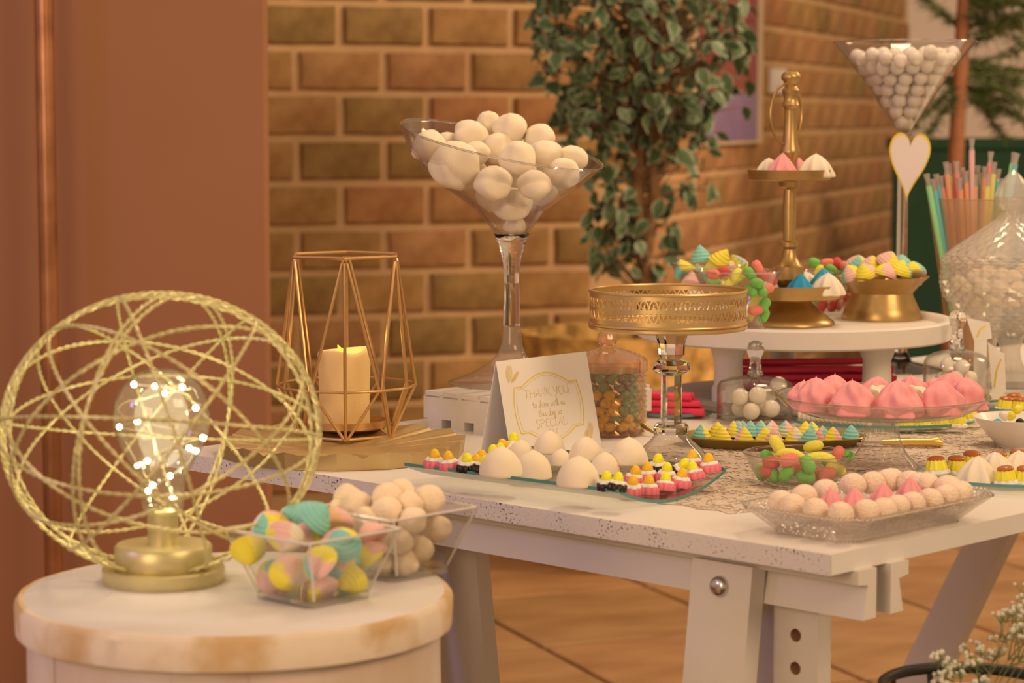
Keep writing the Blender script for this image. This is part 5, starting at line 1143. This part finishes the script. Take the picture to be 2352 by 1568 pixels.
ordlabels(its, 'meringue', 'of the gold stand', 1, 'meringue', 'meringues on the lower gold tier', ['lower dish'])
# gold hourglass bowl
y3 = 3.60; x3 = (2028 - 1176) / FPX * y3; m3 = mpp(y3); q3 = lambda py: max(0, gy(py, y3))
gbw = thing('gold_bowl', 'antique gold waisted bowl of pastel shell candies on the white stand', 'bowl', (x3, y3, UZ))
obj('bowl', MB().lathe([(0, q3(672)), (70 * m3, q3(672)), (84 * m3, q3(655)), (107 * m3, q3(634)), (104 * m3, q3(634)), (80 * m3, q3(656)), (66 * m3, q3(666)), (0, q3(668))], 64), M_ag, gbw)
obj('foot', MB().lathe([(0, 0), (91 * m3, 0), (92 * m3, .003), (84 * m3, q3(706)), (72 * m3, q3(680)), (70 * m3, q3(672)), (0, q3(672))], 64), M_ag, gbw)
its = []
for px, py, dy, k in ((1960, 632, -.03, 2), (1990, 628, -.04, 1), (2036, 600, .0, 4), (2030, 628, -.045, 4), (2066, 622, -.03, 7), (2100, 624, -.02, 2), (2000, 612, .01, 3), (2070, 610, .02, 1), (1968, 608, .03, 0), (2048, 628, .03, 5), (2010, 640, 0, 3), (2090, 640, .02, 6)):
    y = y3 + dy; its.append((put('shell_candy', SHELL[k], aty(px, py + 8, y), 27 * mpp(y), rnd_rot(.5)), px, py, CNAME[k]))
ordlabels(its, 'shell candy', 'of gold waisted bowl', 2, 'candy', 'pastel shells in the gold bowl')
# glass vases of sweets on the upper plate
def vase(label, px, y, rim, waist, foot, ytop):
    m = mpp(y); x = (px - 1176) / FPX * y; h = zat(ytop, y) - UZ
    o = thing('glass_vase', label, 'vase', (x, y, UZ), 0, 'glass vases on the white stand')
    obj('body', MB().lathe([(0, .001), (foot * m, .001), (foot * m, .003), (waist * m, h * .36), (rim * m, h), (rim * m - .0022, h), (waist * m - .002, h * .37), (foot * m * .86, .006), (0, .006)], 48), M_clear, o)
    obj('rim', MB().tube([(rim * m * cos(2 * pi * i / 48), rim * m * sin(2 * pi * i / 48), h) for i in range(48)], .0012, 6, closed=True), MATS['rim_glass'], o); return x, y, h
vase('flared glass vase of pastel kisses at the back left of the white stand', 1628, 3.60, 86, 44, 52, 606)
vase('flared glass vase of sour gummies at the front left of the white stand', 1694, 3.38, 100, 56, 66, 622)
vase('flared glass vase of gummies behind the gold stand', 1902, 3.68, 60, 40, 46, 622)
its = []
for px, py, k in ((1575, 616, 1), (1612, 588, 5), (1650, 592, 7), (1694, 602, 2), (1640, 612, 1), (1590, 640, 6), (1670, 618, 3), (1612, 628, 0), (1640, 650, 2), (1600, 668, 3)):
    y = 3.60 + R.uniform(-.03, .02); its.append((put('meringue_kiss', KISS[k], aty(px, py + 14, y), 27 * mpp(y), rnd_rot(.6)), px, py, CNAME[k]))
ordlabels(its, 'meringue kiss', 'of back left vase', 2, 'meringue', 'kisses in the back left glass vase')
its = []
for px, py, k in ((1660, 624, 'red'), (1640, 630, 'coral'), (1690, 632, 'chunk'), (1678, 648, 'ban'), (1722, 628, 'green'), (1740, 614, 'coral'), (1752, 632, 'red'), (1738, 650, 'green'), (1762, 662, 'coral'), (1748, 668, 'green'), (1772, 640, 'red'), (1724, 668, 'green'), (1700, 672, 'green'), (1730, 700, 'ban'), (1736, 712, 'coral'), (1756, 700, 'green'), (1754, 724, 'green'), (1700, 722, 'coral'), (1680, 696, 'chunk'), (1660, 668, 'coral'), (1640, 652, 'green'), (1672, 720, 'green')):
    y = 3.38 + R.uniform(-.045, .0); me = GBAN if k == 'ban' else GCHUNK if k == 'chunk' else GDROP[k]; p = aty(px, py, y); p.z = max(p.z, UZ + .014)
    its.append((put('gummy_candy', me, p, 24 * mpp(y), (R.uniform(-.5, .5), R.uniform(-1.2, 1.2), R.uniform(-1, 1))), px, py, {'ban': 'yellow banana', 'chunk': 'yellow'}.get(k, k)))
ordlabels(its, 'sugared gummy', 'of front left vase', 4, 'gummy candy', 'gummies in the front left glass vase')
its = []
for px, py, k in ((1872, 604, 'green'), (1900, 604, 'coral'), (1925, 606, 'red'), (1944, 612, 'coral'), (1880, 625, 'chunk'), (1910, 620, 'green'), (1936, 628, 'green'), (1876, 690, 'green'), (1905, 690, 'chunk'), (1930, 700, 'coral'), (1912, 710, 'red'), (1942, 684, 'coral'), (1888, 712, 'red')):
    y = 3.68 + R.uniform(-.025, .015); me = GCHUNK if k == 'chunk' else GDROP[k]; p = aty(px, py, y); p.z = max(p.z, UZ + .014)
    its.append((put('gummy_candy', me, p, 22 * mpp(y), (R.uniform(-.5, .5), R.uniform(-1.2, 1.2), R.uniform(-1, 1))), px, py, {'chunk': 'yellow'}.get(k, k)))
ordlabels(its, 'sugared gummy', 'of rear gummy vase', 2, 'gummy candy', 'gummies in the rear glass vase')

# ------------------------------------------------------------------ liquorice sticks
M_liq = mat('red_liquorice', P(212, 44, 56, .62), .4, col2=P(182, 28, 44, .62), nscale=20)
def stick(L_, bend=0.0):
    n = 14; pts = [((i / n - .5) * L_, bend * sin(pi * i / n), 0) for i in range(n + 1)]; return MB().tube(pts, .0052, 10)
lp = Vector((SX + .035, SY + .03, TZ + .0125)); glass_plate('green-edged glass plate of red liquorice under the white tier', lp, .13, .05, 0, .004)
its = []
for i, (dx, dy, z, rz) in enumerate(((-.01, -.035, .011, -.02), (.0, -.022, .011, .03), (-.015, -.008, .011, -.04), (.01, .006, .011, .02), (0, .02, .011, 0), (-.012, -.028, .0215, .05), (.012, -.014, .0215, -.06), (-.005, .0, .0215, .04), (.01, .012, .0215, -.02), (-.006, -.02, .032, .07), (.008, -.006, .032, -.05), (-.02, .004, .042, .03))):
    o = obj('liquorice_stick', stick(.215, R.uniform(-.005, .005)), M_liq, None, (lp.x + dx, lp.y + dy, lp.z + z), (R.uniform(-.02, .02), R.uniform(-.03, .03), rz * 2.4 + R.uniform(-.05, .05))); its.append((o, i, -z * 1000 - dy, 'long red'))
for k, (zr, nm_) in enumerate(((.011, 'bottom'), (.0215, 'second'), (.032, 'third'), (.042, 'top'))):
    row = [t for t in its if abs(t[0].location.z - lp.z - zr) < .002]
    for i, t in enumerate(sorted(row, key=lambda t: t[0].location.y)): tag(t[0], f'long red liquorice stick, {ORD[i]} from the front in the {nm_} layer under the tier', 'liquorice', 'long liquorice sticks')
lq = T(1556, 957); lq = Vector((lq.x, 3.33, TZ)); lq.x = (1556 - 1176) / FPX * 3.33; glass_plate('small green-edged glass plate of cut red liquorice left of the cloche', lq, .050, .036, 0, .004)
its = []
for i, (dx, dy, z) in enumerate([(.0, -.022 + .0108 * k, .0100) for k in range(5)] + [(-.006, -.016 + .0108 * k, .0202) for k in range(4)] + [(-.018, -.012, .0304), (-.014, 0, .0304)]):
    o = obj('liquorice_stick', stick(.078, 0), M_liq, None, (lq.x + dx, lq.y + dy, lq.z + z), (0, 0, R.uniform(-.35, -.2))); nm_ = 'bottom' if z < .012 else 'middle' if z < .022 else 'top'
    its.append((o, dy, nm_))
for nm_ in ('bottom', 'middle', 'top'):
    for i, (o, dy, _) in enumerate(sorted([t for t in its if t[2] == nm_], key=lambda t: t[1])): tag(o, f'short red liquorice piece, {ORD[i]} from the front in the {nm_} layer by the cloche', 'liquorice', 'cut liquorice pieces')

# ------------------------------------------------------------------ glass cloches
def cloche(label, px, y, r, yt, yk, balls, group_where):
    m = mpp(y); x = (px - 1176) / FPX * y; o = thing('glass_cloche', label, 'cloche', (x, y, TZ), 0, 'glass cloches on the table'); r = r * m
    zt_ = zat(yt, y) - TZ; zk = zat(yk, y) - TZ
    obj('base_plate', MB().lathe([(0, .001), (r * 1.05, .001), (r * 1.2, .004), (r * 1.22, .008), (r * 1.18, .008), (r * 1.04, .005), (0, .005)], 56), M_clear, o)
    obj('dome', MB().lathe([(r, .0055), (r * 1.0, zt_ * .78), (r * .985, zt_ * .88), (r * .92, zt_ * .96), (r * .70, zt_ * 1.035), (r * .3, zt_ * 1.09), (.004, zt_ * 1.14), (.004, zt_ * 1.12), (r * .67, zt_ * 1.015), (r * .89, zt_ * .945), (r * .955, zt_ * .875), (r * .97, zt_ * .77), (r * .97, .0055)], 56), M_clear, o)
    obj('rim', MB().tube([(r * .985 * cos(2 * pi * i / 48), r * .985 * sin(2 * pi * i / 48), .0065) for i in range(48)], .0012, 6, closed=True), MATS['rim_glass'], o)
    zz = zt_ * 1.12; obj('knob', MB().lathe([(0, zz), (.012, zz), (.0085, zz + .007), (.0075, zk - .026), (.011, zk - .019), (.0125, zk - .011), (.010, zk - .003), (.005, zk), (0, zk)], 20), M_stem, o)
    its = []
    for bx, by, dy, rr_ in balls:
        p = aty(bx, by, y + dy); s = rr_ * m; p.z = max(p.z, TZ + .0055 + s); its.append((obj('candy_ball', GUM, None, None, p, scale=s), bx, by, 'white'))
    ordlabels(its, 'candy ball', group_where, 2, 'candy', 'white balls under a cloche')
cloche('small clear glass cloche over white balls left of pink meringues', 1738, 3.27, 88, 872, 782, [(1700, 912, -.015, 21), (1740, 908, -.02, 21), (1788, 884, .01, 20), (1726, 944, -.028, 20), (1772, 938, -.022, 20), (1758, 946, .02, 20), (1700, 944, .01, 20), (1766, 905, .025, 20)], 'under the left cloche')
cloche('small clear glass cloche over white balls beside the compote', 2203, 3.385, 76, 815, 712, [(2176, 838, -.01, 17), (2210, 842, -.015, 17), (2196, 868, -.02, 17), (2228, 868, .0, 17), (2164, 870, .0, 17), (2190, 846, .02, 17)], 'under the right cloche')

# ------------------------------------------------------------------ tall martini glass of gumballs with heart sign
ym = 3.95; xm = (2072 - 1176) / FPX * ym; mm_ = mpp(ym); qm = lambda py: zat(py, ym) - TZ
mg_ = thing('tall_martini_glass', 'tall clear martini vase filled with white gumballs', 'vase', (xm, ym, TZ))
obj('foot', MB().lathe([(0, 0), (.075, 0), (.076, .0015), (.06, .005), (.02, .014), (.0125, .03), (0, .03)], 48), M_stem, mg_)
obj('stem', MB().lathe([(0, .0295), (.0112, .0295), (.0088, .12), (.0085, qm(420)), (.0105, qm(345)), (.0145, qm(308)), (.004, qm(312)), (0, qm(312))], 24), M_stem, mg_)
obj('cone', MB().lathe([(.0005, qm(311)), (20 * mm_, qm(296)), (46 * mm_, qm(258)), (96 * mm_, qm(180)), (162 * mm_, qm(96)), (159.5 * mm_, qm(96)), (93.5 * mm_, qm(181)), (43.5 * mm_, qm(259)), (18 * mm_, qm(297)), (.0005, qm(308))], 72), M_cg, mg_)
obj('rim', MB().tube([(161 * mm_ * cos(2 * pi * i / 72), 161 * mm_ * sin(2 * pi * i / 72), qm(96)) for i in range(72)], .0012, 6, closed=True), M_stem, mg_)
def cone_r(py):
    t = [(311, 0), (296, 18), (258, 43), (180, 93), (96, 159)]
    for (y0, r0), (y1, r1) in zip(t, t[1:]):
        if y1 <= py <= y0: return r0 + (r1 - r0) * (y0 - py) / (y0 - y1)
    return 0
br = 16.5; nb = 0; GB = []
for lay, py in enumerate((283, 257, 231, 205, 180, 156, 133)):
    R0 = cone_r(py) - br * 1.22
    rings = [R0] if R0 > 2 else [0]
    if lay >= 5: rings += [R0 - 31, R0 - 62]
    for r_ in rings:
        if r_ < 0: continue
        n = max(1, int(2 * pi * r_ / (2 * br * 1.0))) if r_ > br else (3 if r_ > 6 else 1)
        for j in range(n):
            a = 2 * pi * (j + .37 * lay) / n; py_ = py + R.uniform(-3, 3) + (R.uniform(-10, 8) if lay == 6 else 0)
            o = obj('gumball', GUM, None, None, (xm + r_ * mm_ * cos(a), ym + r_ * mm_ * sin(a), TZ + qm(py_)), scale=br * mm_)
            GB.append((lay, r_ == R0 and sin(a) < 0, cos(a) * r_, o)); nb += 1
for lay in range(7):
    fr_b = sorted([t for t in GB if t[0] == lay and t[1]], key=lambda t: t[2])
    for i, t in enumerate(fr_b): tag(t[3], f'white gumball, {ORD[i]} from left at front of {ORD[lay]} row up in martini vase', 'gumball', 'gumballs in the martini vase')
    for t in GB:
        if t[0] == lay and not t[1]: tag(t[3], f'white gumball behind the front ones in the {ORD[lay]} row up of the martini vase', 'gumball', 'gumballs in the martini vase')
hs_ = thing('heart_sign', 'white paper heart with gold border on the martini vase stem', 'sign', (aty(2088, 375, 3.90).x, 3.90, zat(375, 3.90)), 0)
M_paper = mat('heart_paper', P(224, 182, 148, .85), .8); M_hb = mat('heart_gold', P(226, 166, 40, .8), .5); mh = mpp(3.90)
def heart(s, y0, y1):
    pts = []
    for i in range(64):
        t = 2 * pi * i / 64; x = 16 * sin(t) ** 3; z = 13 * cos(t) - 5 * cos(2 * t) - 2 * cos(3 * t) - cos(4 * t)
        z = z * (1.0 if z > 0 else 1.30); pts.append(Vector((x * s * 2.95, 0, (z + 3) * s * 4.6)))
    return MB().prism([p + Vector((0, y0, 0)) for p in pts], (0, y1 - y0, 0))
obj('heart_border', heart(mh, 0, .0012), M_hb, hs_, (0, 0, 0), (0, .06, 0), smooth=False); obj('heart_paper', heart(mh * .91, -.0006, .0004), M_paper, hs_, (0, 0, .0004), (0, .06, 0), smooth=False)
obj('stick', MB().tube([(-.004, .002, -.05), (-.008, .002, -.16)], .0016, 8), M_stem, hs_)

# ------------------------------------------------------------------ straw holder with candy straws
yc = 3.93; xc = (2238 - 1176) / FPX * yc; mc = mpp(yc)
sh_ = thing('straw_holder', 'flared clear plastic cup holding sherbet straws', 'cup', (xc, yc, TZ))
M_cello = thin_glass('cellophane', (.86, .78, .68), 1.4, .12, haze=.22, hazecol=P(206, 160, 110, .7))
zr_ = zat(455, yc) - TZ
obj('cup', MB().lathe([(0, .002), (.030, .002), (.034, .01), (.076, zr_), (.075, zr_), (.033, .011), (.028, .005), (0, .005)], 40), M_cello, sh_)
obj('cup_rim', MB().tube([(.0757 * cos(2 * pi * i / 40), .0757 * sin(2 * pi * i / 40), zr_) for i in range(40)], .0014, 6, closed=True), M_cello, sh_)
SCOL = [('orange', (232, 132, 84)), ('coral', (232, 112, 92)), ('teal', (96, 150, 130)), ('yellow', (216, 176, 84)), ('green', (140, 176, 100)), ('pink', (226, 146, 122))]
M_str = [mat('straw_' + n, P(*c, .75), .4) for n, c in SCOL]; M_tw = thin_glass('straw_wrap', (.9, .88, .86), 1.4, .15, haze=.4, hazecol=(.75, .7, .68))
its = []
sp = [(2128, 400, 4, -1), (2150, 400, 2, -.6), (2172, 372, 0, -.5), (2180, 376, 3, -.2), (2196, 370, 1, -.4), (2218, 392, 0, -.3), (2232, 372, 5, .1), (2232, 318, 5, -.1), (2240, 400, 0, .0), (2262, 382, 0, .2), (2276, 348, 1, .3), (2284, 372, 3, .2), (2294, 388, 2, .4), (2302, 410, 4, .5), (2330, 350, 4, .6), (2336, 352, 2, .5), (2210, 384, 2, -.1), (2160, 404, 1, -.5), (2188, 404, 1, -.2), (2204, 408, 0, -.6), (2252, 396, 2, .6), (2270, 400, 3, -.2), (2246, 380, 4, .8), (2142, 412, 2, -.9), (2220, 410, 1, .5), (2262, 410, 1, .9)]
for i, (px, py, k, u) in enumerate(sp):
    y = yc + u * .05; top = aty(px, py, y); top.y = yc + max(-.06, min(.06, u * .05)); bot = Vector((xc + (px - 2238) * .00016, yc + u * .012, TZ + .012)); d = (top - bot)
    o = bpy.data.objects.new('sherbet_straw', None); COL.objects.link(o); o.location = bot; o.rotation_euler = d.to_track_quat('Z', 'Y').to_euler(); L_ = d.length
    obj('tube', MB().tube([(0, 0, 0), (0, 0, L_ * .5), (0, 0, L_ - .02)], .0047, 10), M_str[k], o); obj('twisted_end', MB().tube([(0, 0, L_ - .0198), (0, 0, L_ - .014), (0, 0, L_)], [.0046, .0034, .0052], 8), M_tw, o)
    its.append((o, px, py, SCOL[k][0]))
ordlabels(its, 'wrapped sherbet straw', 'in the clear cup', 3, 'candy straw', 'sherbet straws in the cup', ['tallest', 'middle', 'lower'])

# ------------------------------------------------------------------ cut crystal compote with pointed lid
yq = 3.72; xq = (2326 - 1176) / FPX * yq; mq = mpp(yq); qq = lambda py: max(.0, zat(py, yq) - TZ)
M_cc = thin_glass('compote_crystal', (.93, .90, .86), 1.5, .06, haze=.36, hazecol=P(226, 192, 152, .85), edge=.9)
co = thing('crystal_compote', 'tall cut crystal compote with pointed lid full of white sweets', 'compote', (xq, yq, TZ))
fc_ = lambda n, a: (lambda t, z, r: r * (1 + a * (abs((t * n / (2 * pi)) % 1 - .5) * 2 - .5)))
obj('foot', MB().lathe([(0, 0), (.058, 0), (.06, .003), (.05, .010), (.026, .022), (.017, .04), (.0155, qq(800)), (.022, qq(775)), (.034, qq(760)), (0, qq(760))], 48, fc_(12, .06)), M_cc, co, smooth=False)
def cut_facets(prof, na, per, amp):
    vs = []; fs = []; rows = []
    for (r0, z0), (r1, z1) in zip(prof, prof[1:]):
        for s_ in range(per): rows.append((r0 + (r1 - r0) * s_ / per, z0 + (z1 - z0) * s_ / per))
    rows.append(prof[-1]); n = na * 2
    for i, (r, z) in enumerate(rows):
        for j in range(n): k = r * (1 + (amp if (i + j) % 2 == 0 else -amp * .3)); vs.append((k * cos(pi * j / na), k * sin(pi * j / na), z))
    for i in range(len(rows) - 1):
        for j in range(n):
            a, b, c, d = i * n + j, i * n + (j + 1) % n, (i + 1) * n + (j + 1) % n, (i + 1) * n + j
            fs += [(a, b, d), (b, c, d)] if (i + j) % 2 == 0 else [(a, b, c), (a, c, d)]
    return vs, fs
obj('bowl', MB().add(*cut_facets([(.03, qq(761)), (90 * mq, qq(742)), (128 * mq, qq(715)), (152 * mq, qq(680)), (161 * mq, qq(650)), (158 * mq, qq(612))], 26, 3, .028)), M_cc, co, smooth=False)
ld = obj('lid', MB().add(*cut_facets([(157 * mq, qq(611)), (160 * mq, qq(598)), (150 * mq, qq(584)), (122 * mq, qq(563)), (92 * mq, qq(542)), (60 * mq, qq(519)), (38 * mq, qq(503)), (28 * mq, qq(491)), (25 * mq, qq(482))], 26, 2, .028)), M_cc, co, smooth=False)
obj('finial', MB().lathe([(26 * mq, qq(483)), (38 * mq, qq(468)), (44 * mq, qq(450)), (38 * mq, qq(436)), (30 * mq, qq(420)), (14 * mq, qq(400)), (0, qq(388))], 12), M_cc, ld, smooth=False)
its = []
for px, py, dy in ((2205, 648, 0), (2244, 632, -.03), (2272, 624, -.04), (2302, 630, -.05), (2330, 634, -.04), (2350, 620, 0), (2260, 652, -.05), (2300, 656, -.06), (2228, 660, -.03), (2336, 660, -.06), (2280, 680, -.05), (2245, 690, -.03), (2320, 690, -.05), (2360, 680, -.04), (2385, 640, 0)):
    y = yq + dy; its.append((put('marshmallow', R.choice(DOME), aty(px, py + 14, y), 22 * mpp(y), rnd_rot(.4)), px, py, 'white'))
ordlabels(its, 'small marshmallow', 'inside the crystal compote', 3, 'marshmallow', 'marshmallows in the compote')
# folded cards with gold swirls near the compote
M_sw2 = M_ink
for (px, py, y, w_, h_, rz, lab) in ((2250, 757, 3.50, 68, 56, .3, 'small white leaf card with gold line leaning on the compote'), (2290, 850, 3.47, 44, 130, -.2, 'tall curved white card with gold line beside the compote stem')):
    p = aty(px, py, y); m = mpp(y); W, H = w_ * m, h_ * m; base = TZ
    o = thing('place_card', lab, 'card', (p.x, y, TZ), rz); zc = p.z - TZ
    n = 12; pts = []
    for i in range(n + 1): t = i / n; pts.append(Vector((W / 2 * (1 - .25 * t), 0, zc - H / 2 + H * .8 * t)))
    top_ = [Vector((-W / 2 + W * t, 0, zc + H / 2 - H * .25 * t)) for t in (.75, .5, .25, 0)]
    poly = [Vector((-W * .18, 0, zc - H / 2))] + pts[2:] + top_
    obj('sheet', MB().prism(poly, (0, .0006, 0)), M_card, o, smooth=False)
    obj('gold_line', MB().tube([(-W * .1, -.0005, zc - H * .3), (0, -.0005, zc), (W * .22, -.0005, zc + H * .2)], .0012, 6), M_ink, o)
    obj('card_leg', MB().prism([Vector((-W * .18, .0007, 0)), Vector((W * .3, .0007, 0)), Vector((W * .3, .0007, zc)), Vector((-W * .18, .0007, zc))], (0, .0006, 0)), M_card, o, smooth=False)

# ------------------------------------------------------------------ black basket of baby's breath at the lower right
yk = 2.22; xk = (2248 - 1176) / FPX * yk; zk = zat(1578, yk)
M_blk = mat('black_metal', (.012, .010, .009), .45); M_wp = mat('white_wrap', (.72, .68, .62), .8); M_st = mat('green_stem', P(96, 92, 44, .7), .7); M_fl = mat('gypsophila', P(206, 176, 128, .95), .8)
bk = thing('plant_stand', 'black metal plant basket on thin legs at lower right', 'plant stand', (xk, yk, 0))
obj('rim', MB().tube([(.082 * cos(2 * pi * i / 56), .082 * sin(2 * pi * i / 56), zk) for i in range(56)], .0055, 10, closed=True), M_blk, bk)
obj('lower_ring', MB().tube([(.062 * cos(2 * pi * i / 40), .062 * sin(2 * pi * i / 40), zk - .12) for i in range(40)], .004, 8, closed=True), M_blk, bk)
for i in range(10):
    a = 2 * pi * i / 10; obj('rib', MB().tube([(.081 * cos(a), .081 * sin(a), zk - .003), (.062 * cos(a), .062 * sin(a), zk - .12)], .003, 6), M_blk, bk)
for i in range(3):
    a = 2 * pi * i / 3 + .5; obj('leg', MB().tube([(.061 * cos(a), .061 * sin(a), zk - .122), (.13 * cos(a), .13 * sin(a), .004)], .005, 8), M_blk, bk)
obj('pot', MB().lathe([(0, zk - .118), (.05, zk - .118), (.068, zk - .012), (.066, zk - .012), (.05, zk - .02), (0, zk - .022)], 40, fc_(16, .03)), M_wp, bk)
bb_ = thing('babys_breath', 'spray of white baby\'s breath growing from the black basket', 'flowers', (xk, yk, zk - .021))
rr = random.Random(31); stems = MB(); fl_m = MB(); 
def branch(p, d, L_, depth):
    q_ = p + d * L_; mid = p.lerp(q_, .5) + Vector((rr.gauss(0, .003), rr.gauss(0, .003), 0)); stems.tube([p, mid, q_], [.0009 if depth > 1 else .0006, .0007 if depth > 1 else .0004, .0004], 4)
    if depth == 0:
        fl_m.sphere(q_, rr.uniform(.0013, .0026), 7, 5); return
    for _ in range(3 if depth > 1 else 4):
        nd = (d + Vector((rr.gauss(0, .45), rr.gauss(0, .45), rr.gauss(.05, .3)))).normalized(); branch(q_, nd, L_ * rr.uniform(.5, .75), depth - 1)
for (tx_, ty_, L_) in ((.62, .05, .052), (.48, -.1, .048), (.75, .1, .05), (.30, .1, .045), (-.55, -.35, .027), (-.25, -.45, .026), (-.05, -.4, .024), (.2, -.2, .03), (.9, -.1, .048), (.55, .3, .05)):
    d = Vector((tx_, ty_, 1.0)).normalized(); branch(Vector((tx_ * .03, ty_ * .03, 0)), d, L_, 3)
s1 = obj('stems', stems, M_st, bb_); s1['kind'] = 'stuff'; s2 = obj('blossoms', fl_m, M_fl, bb_); s2['kind'] = 'stuff'
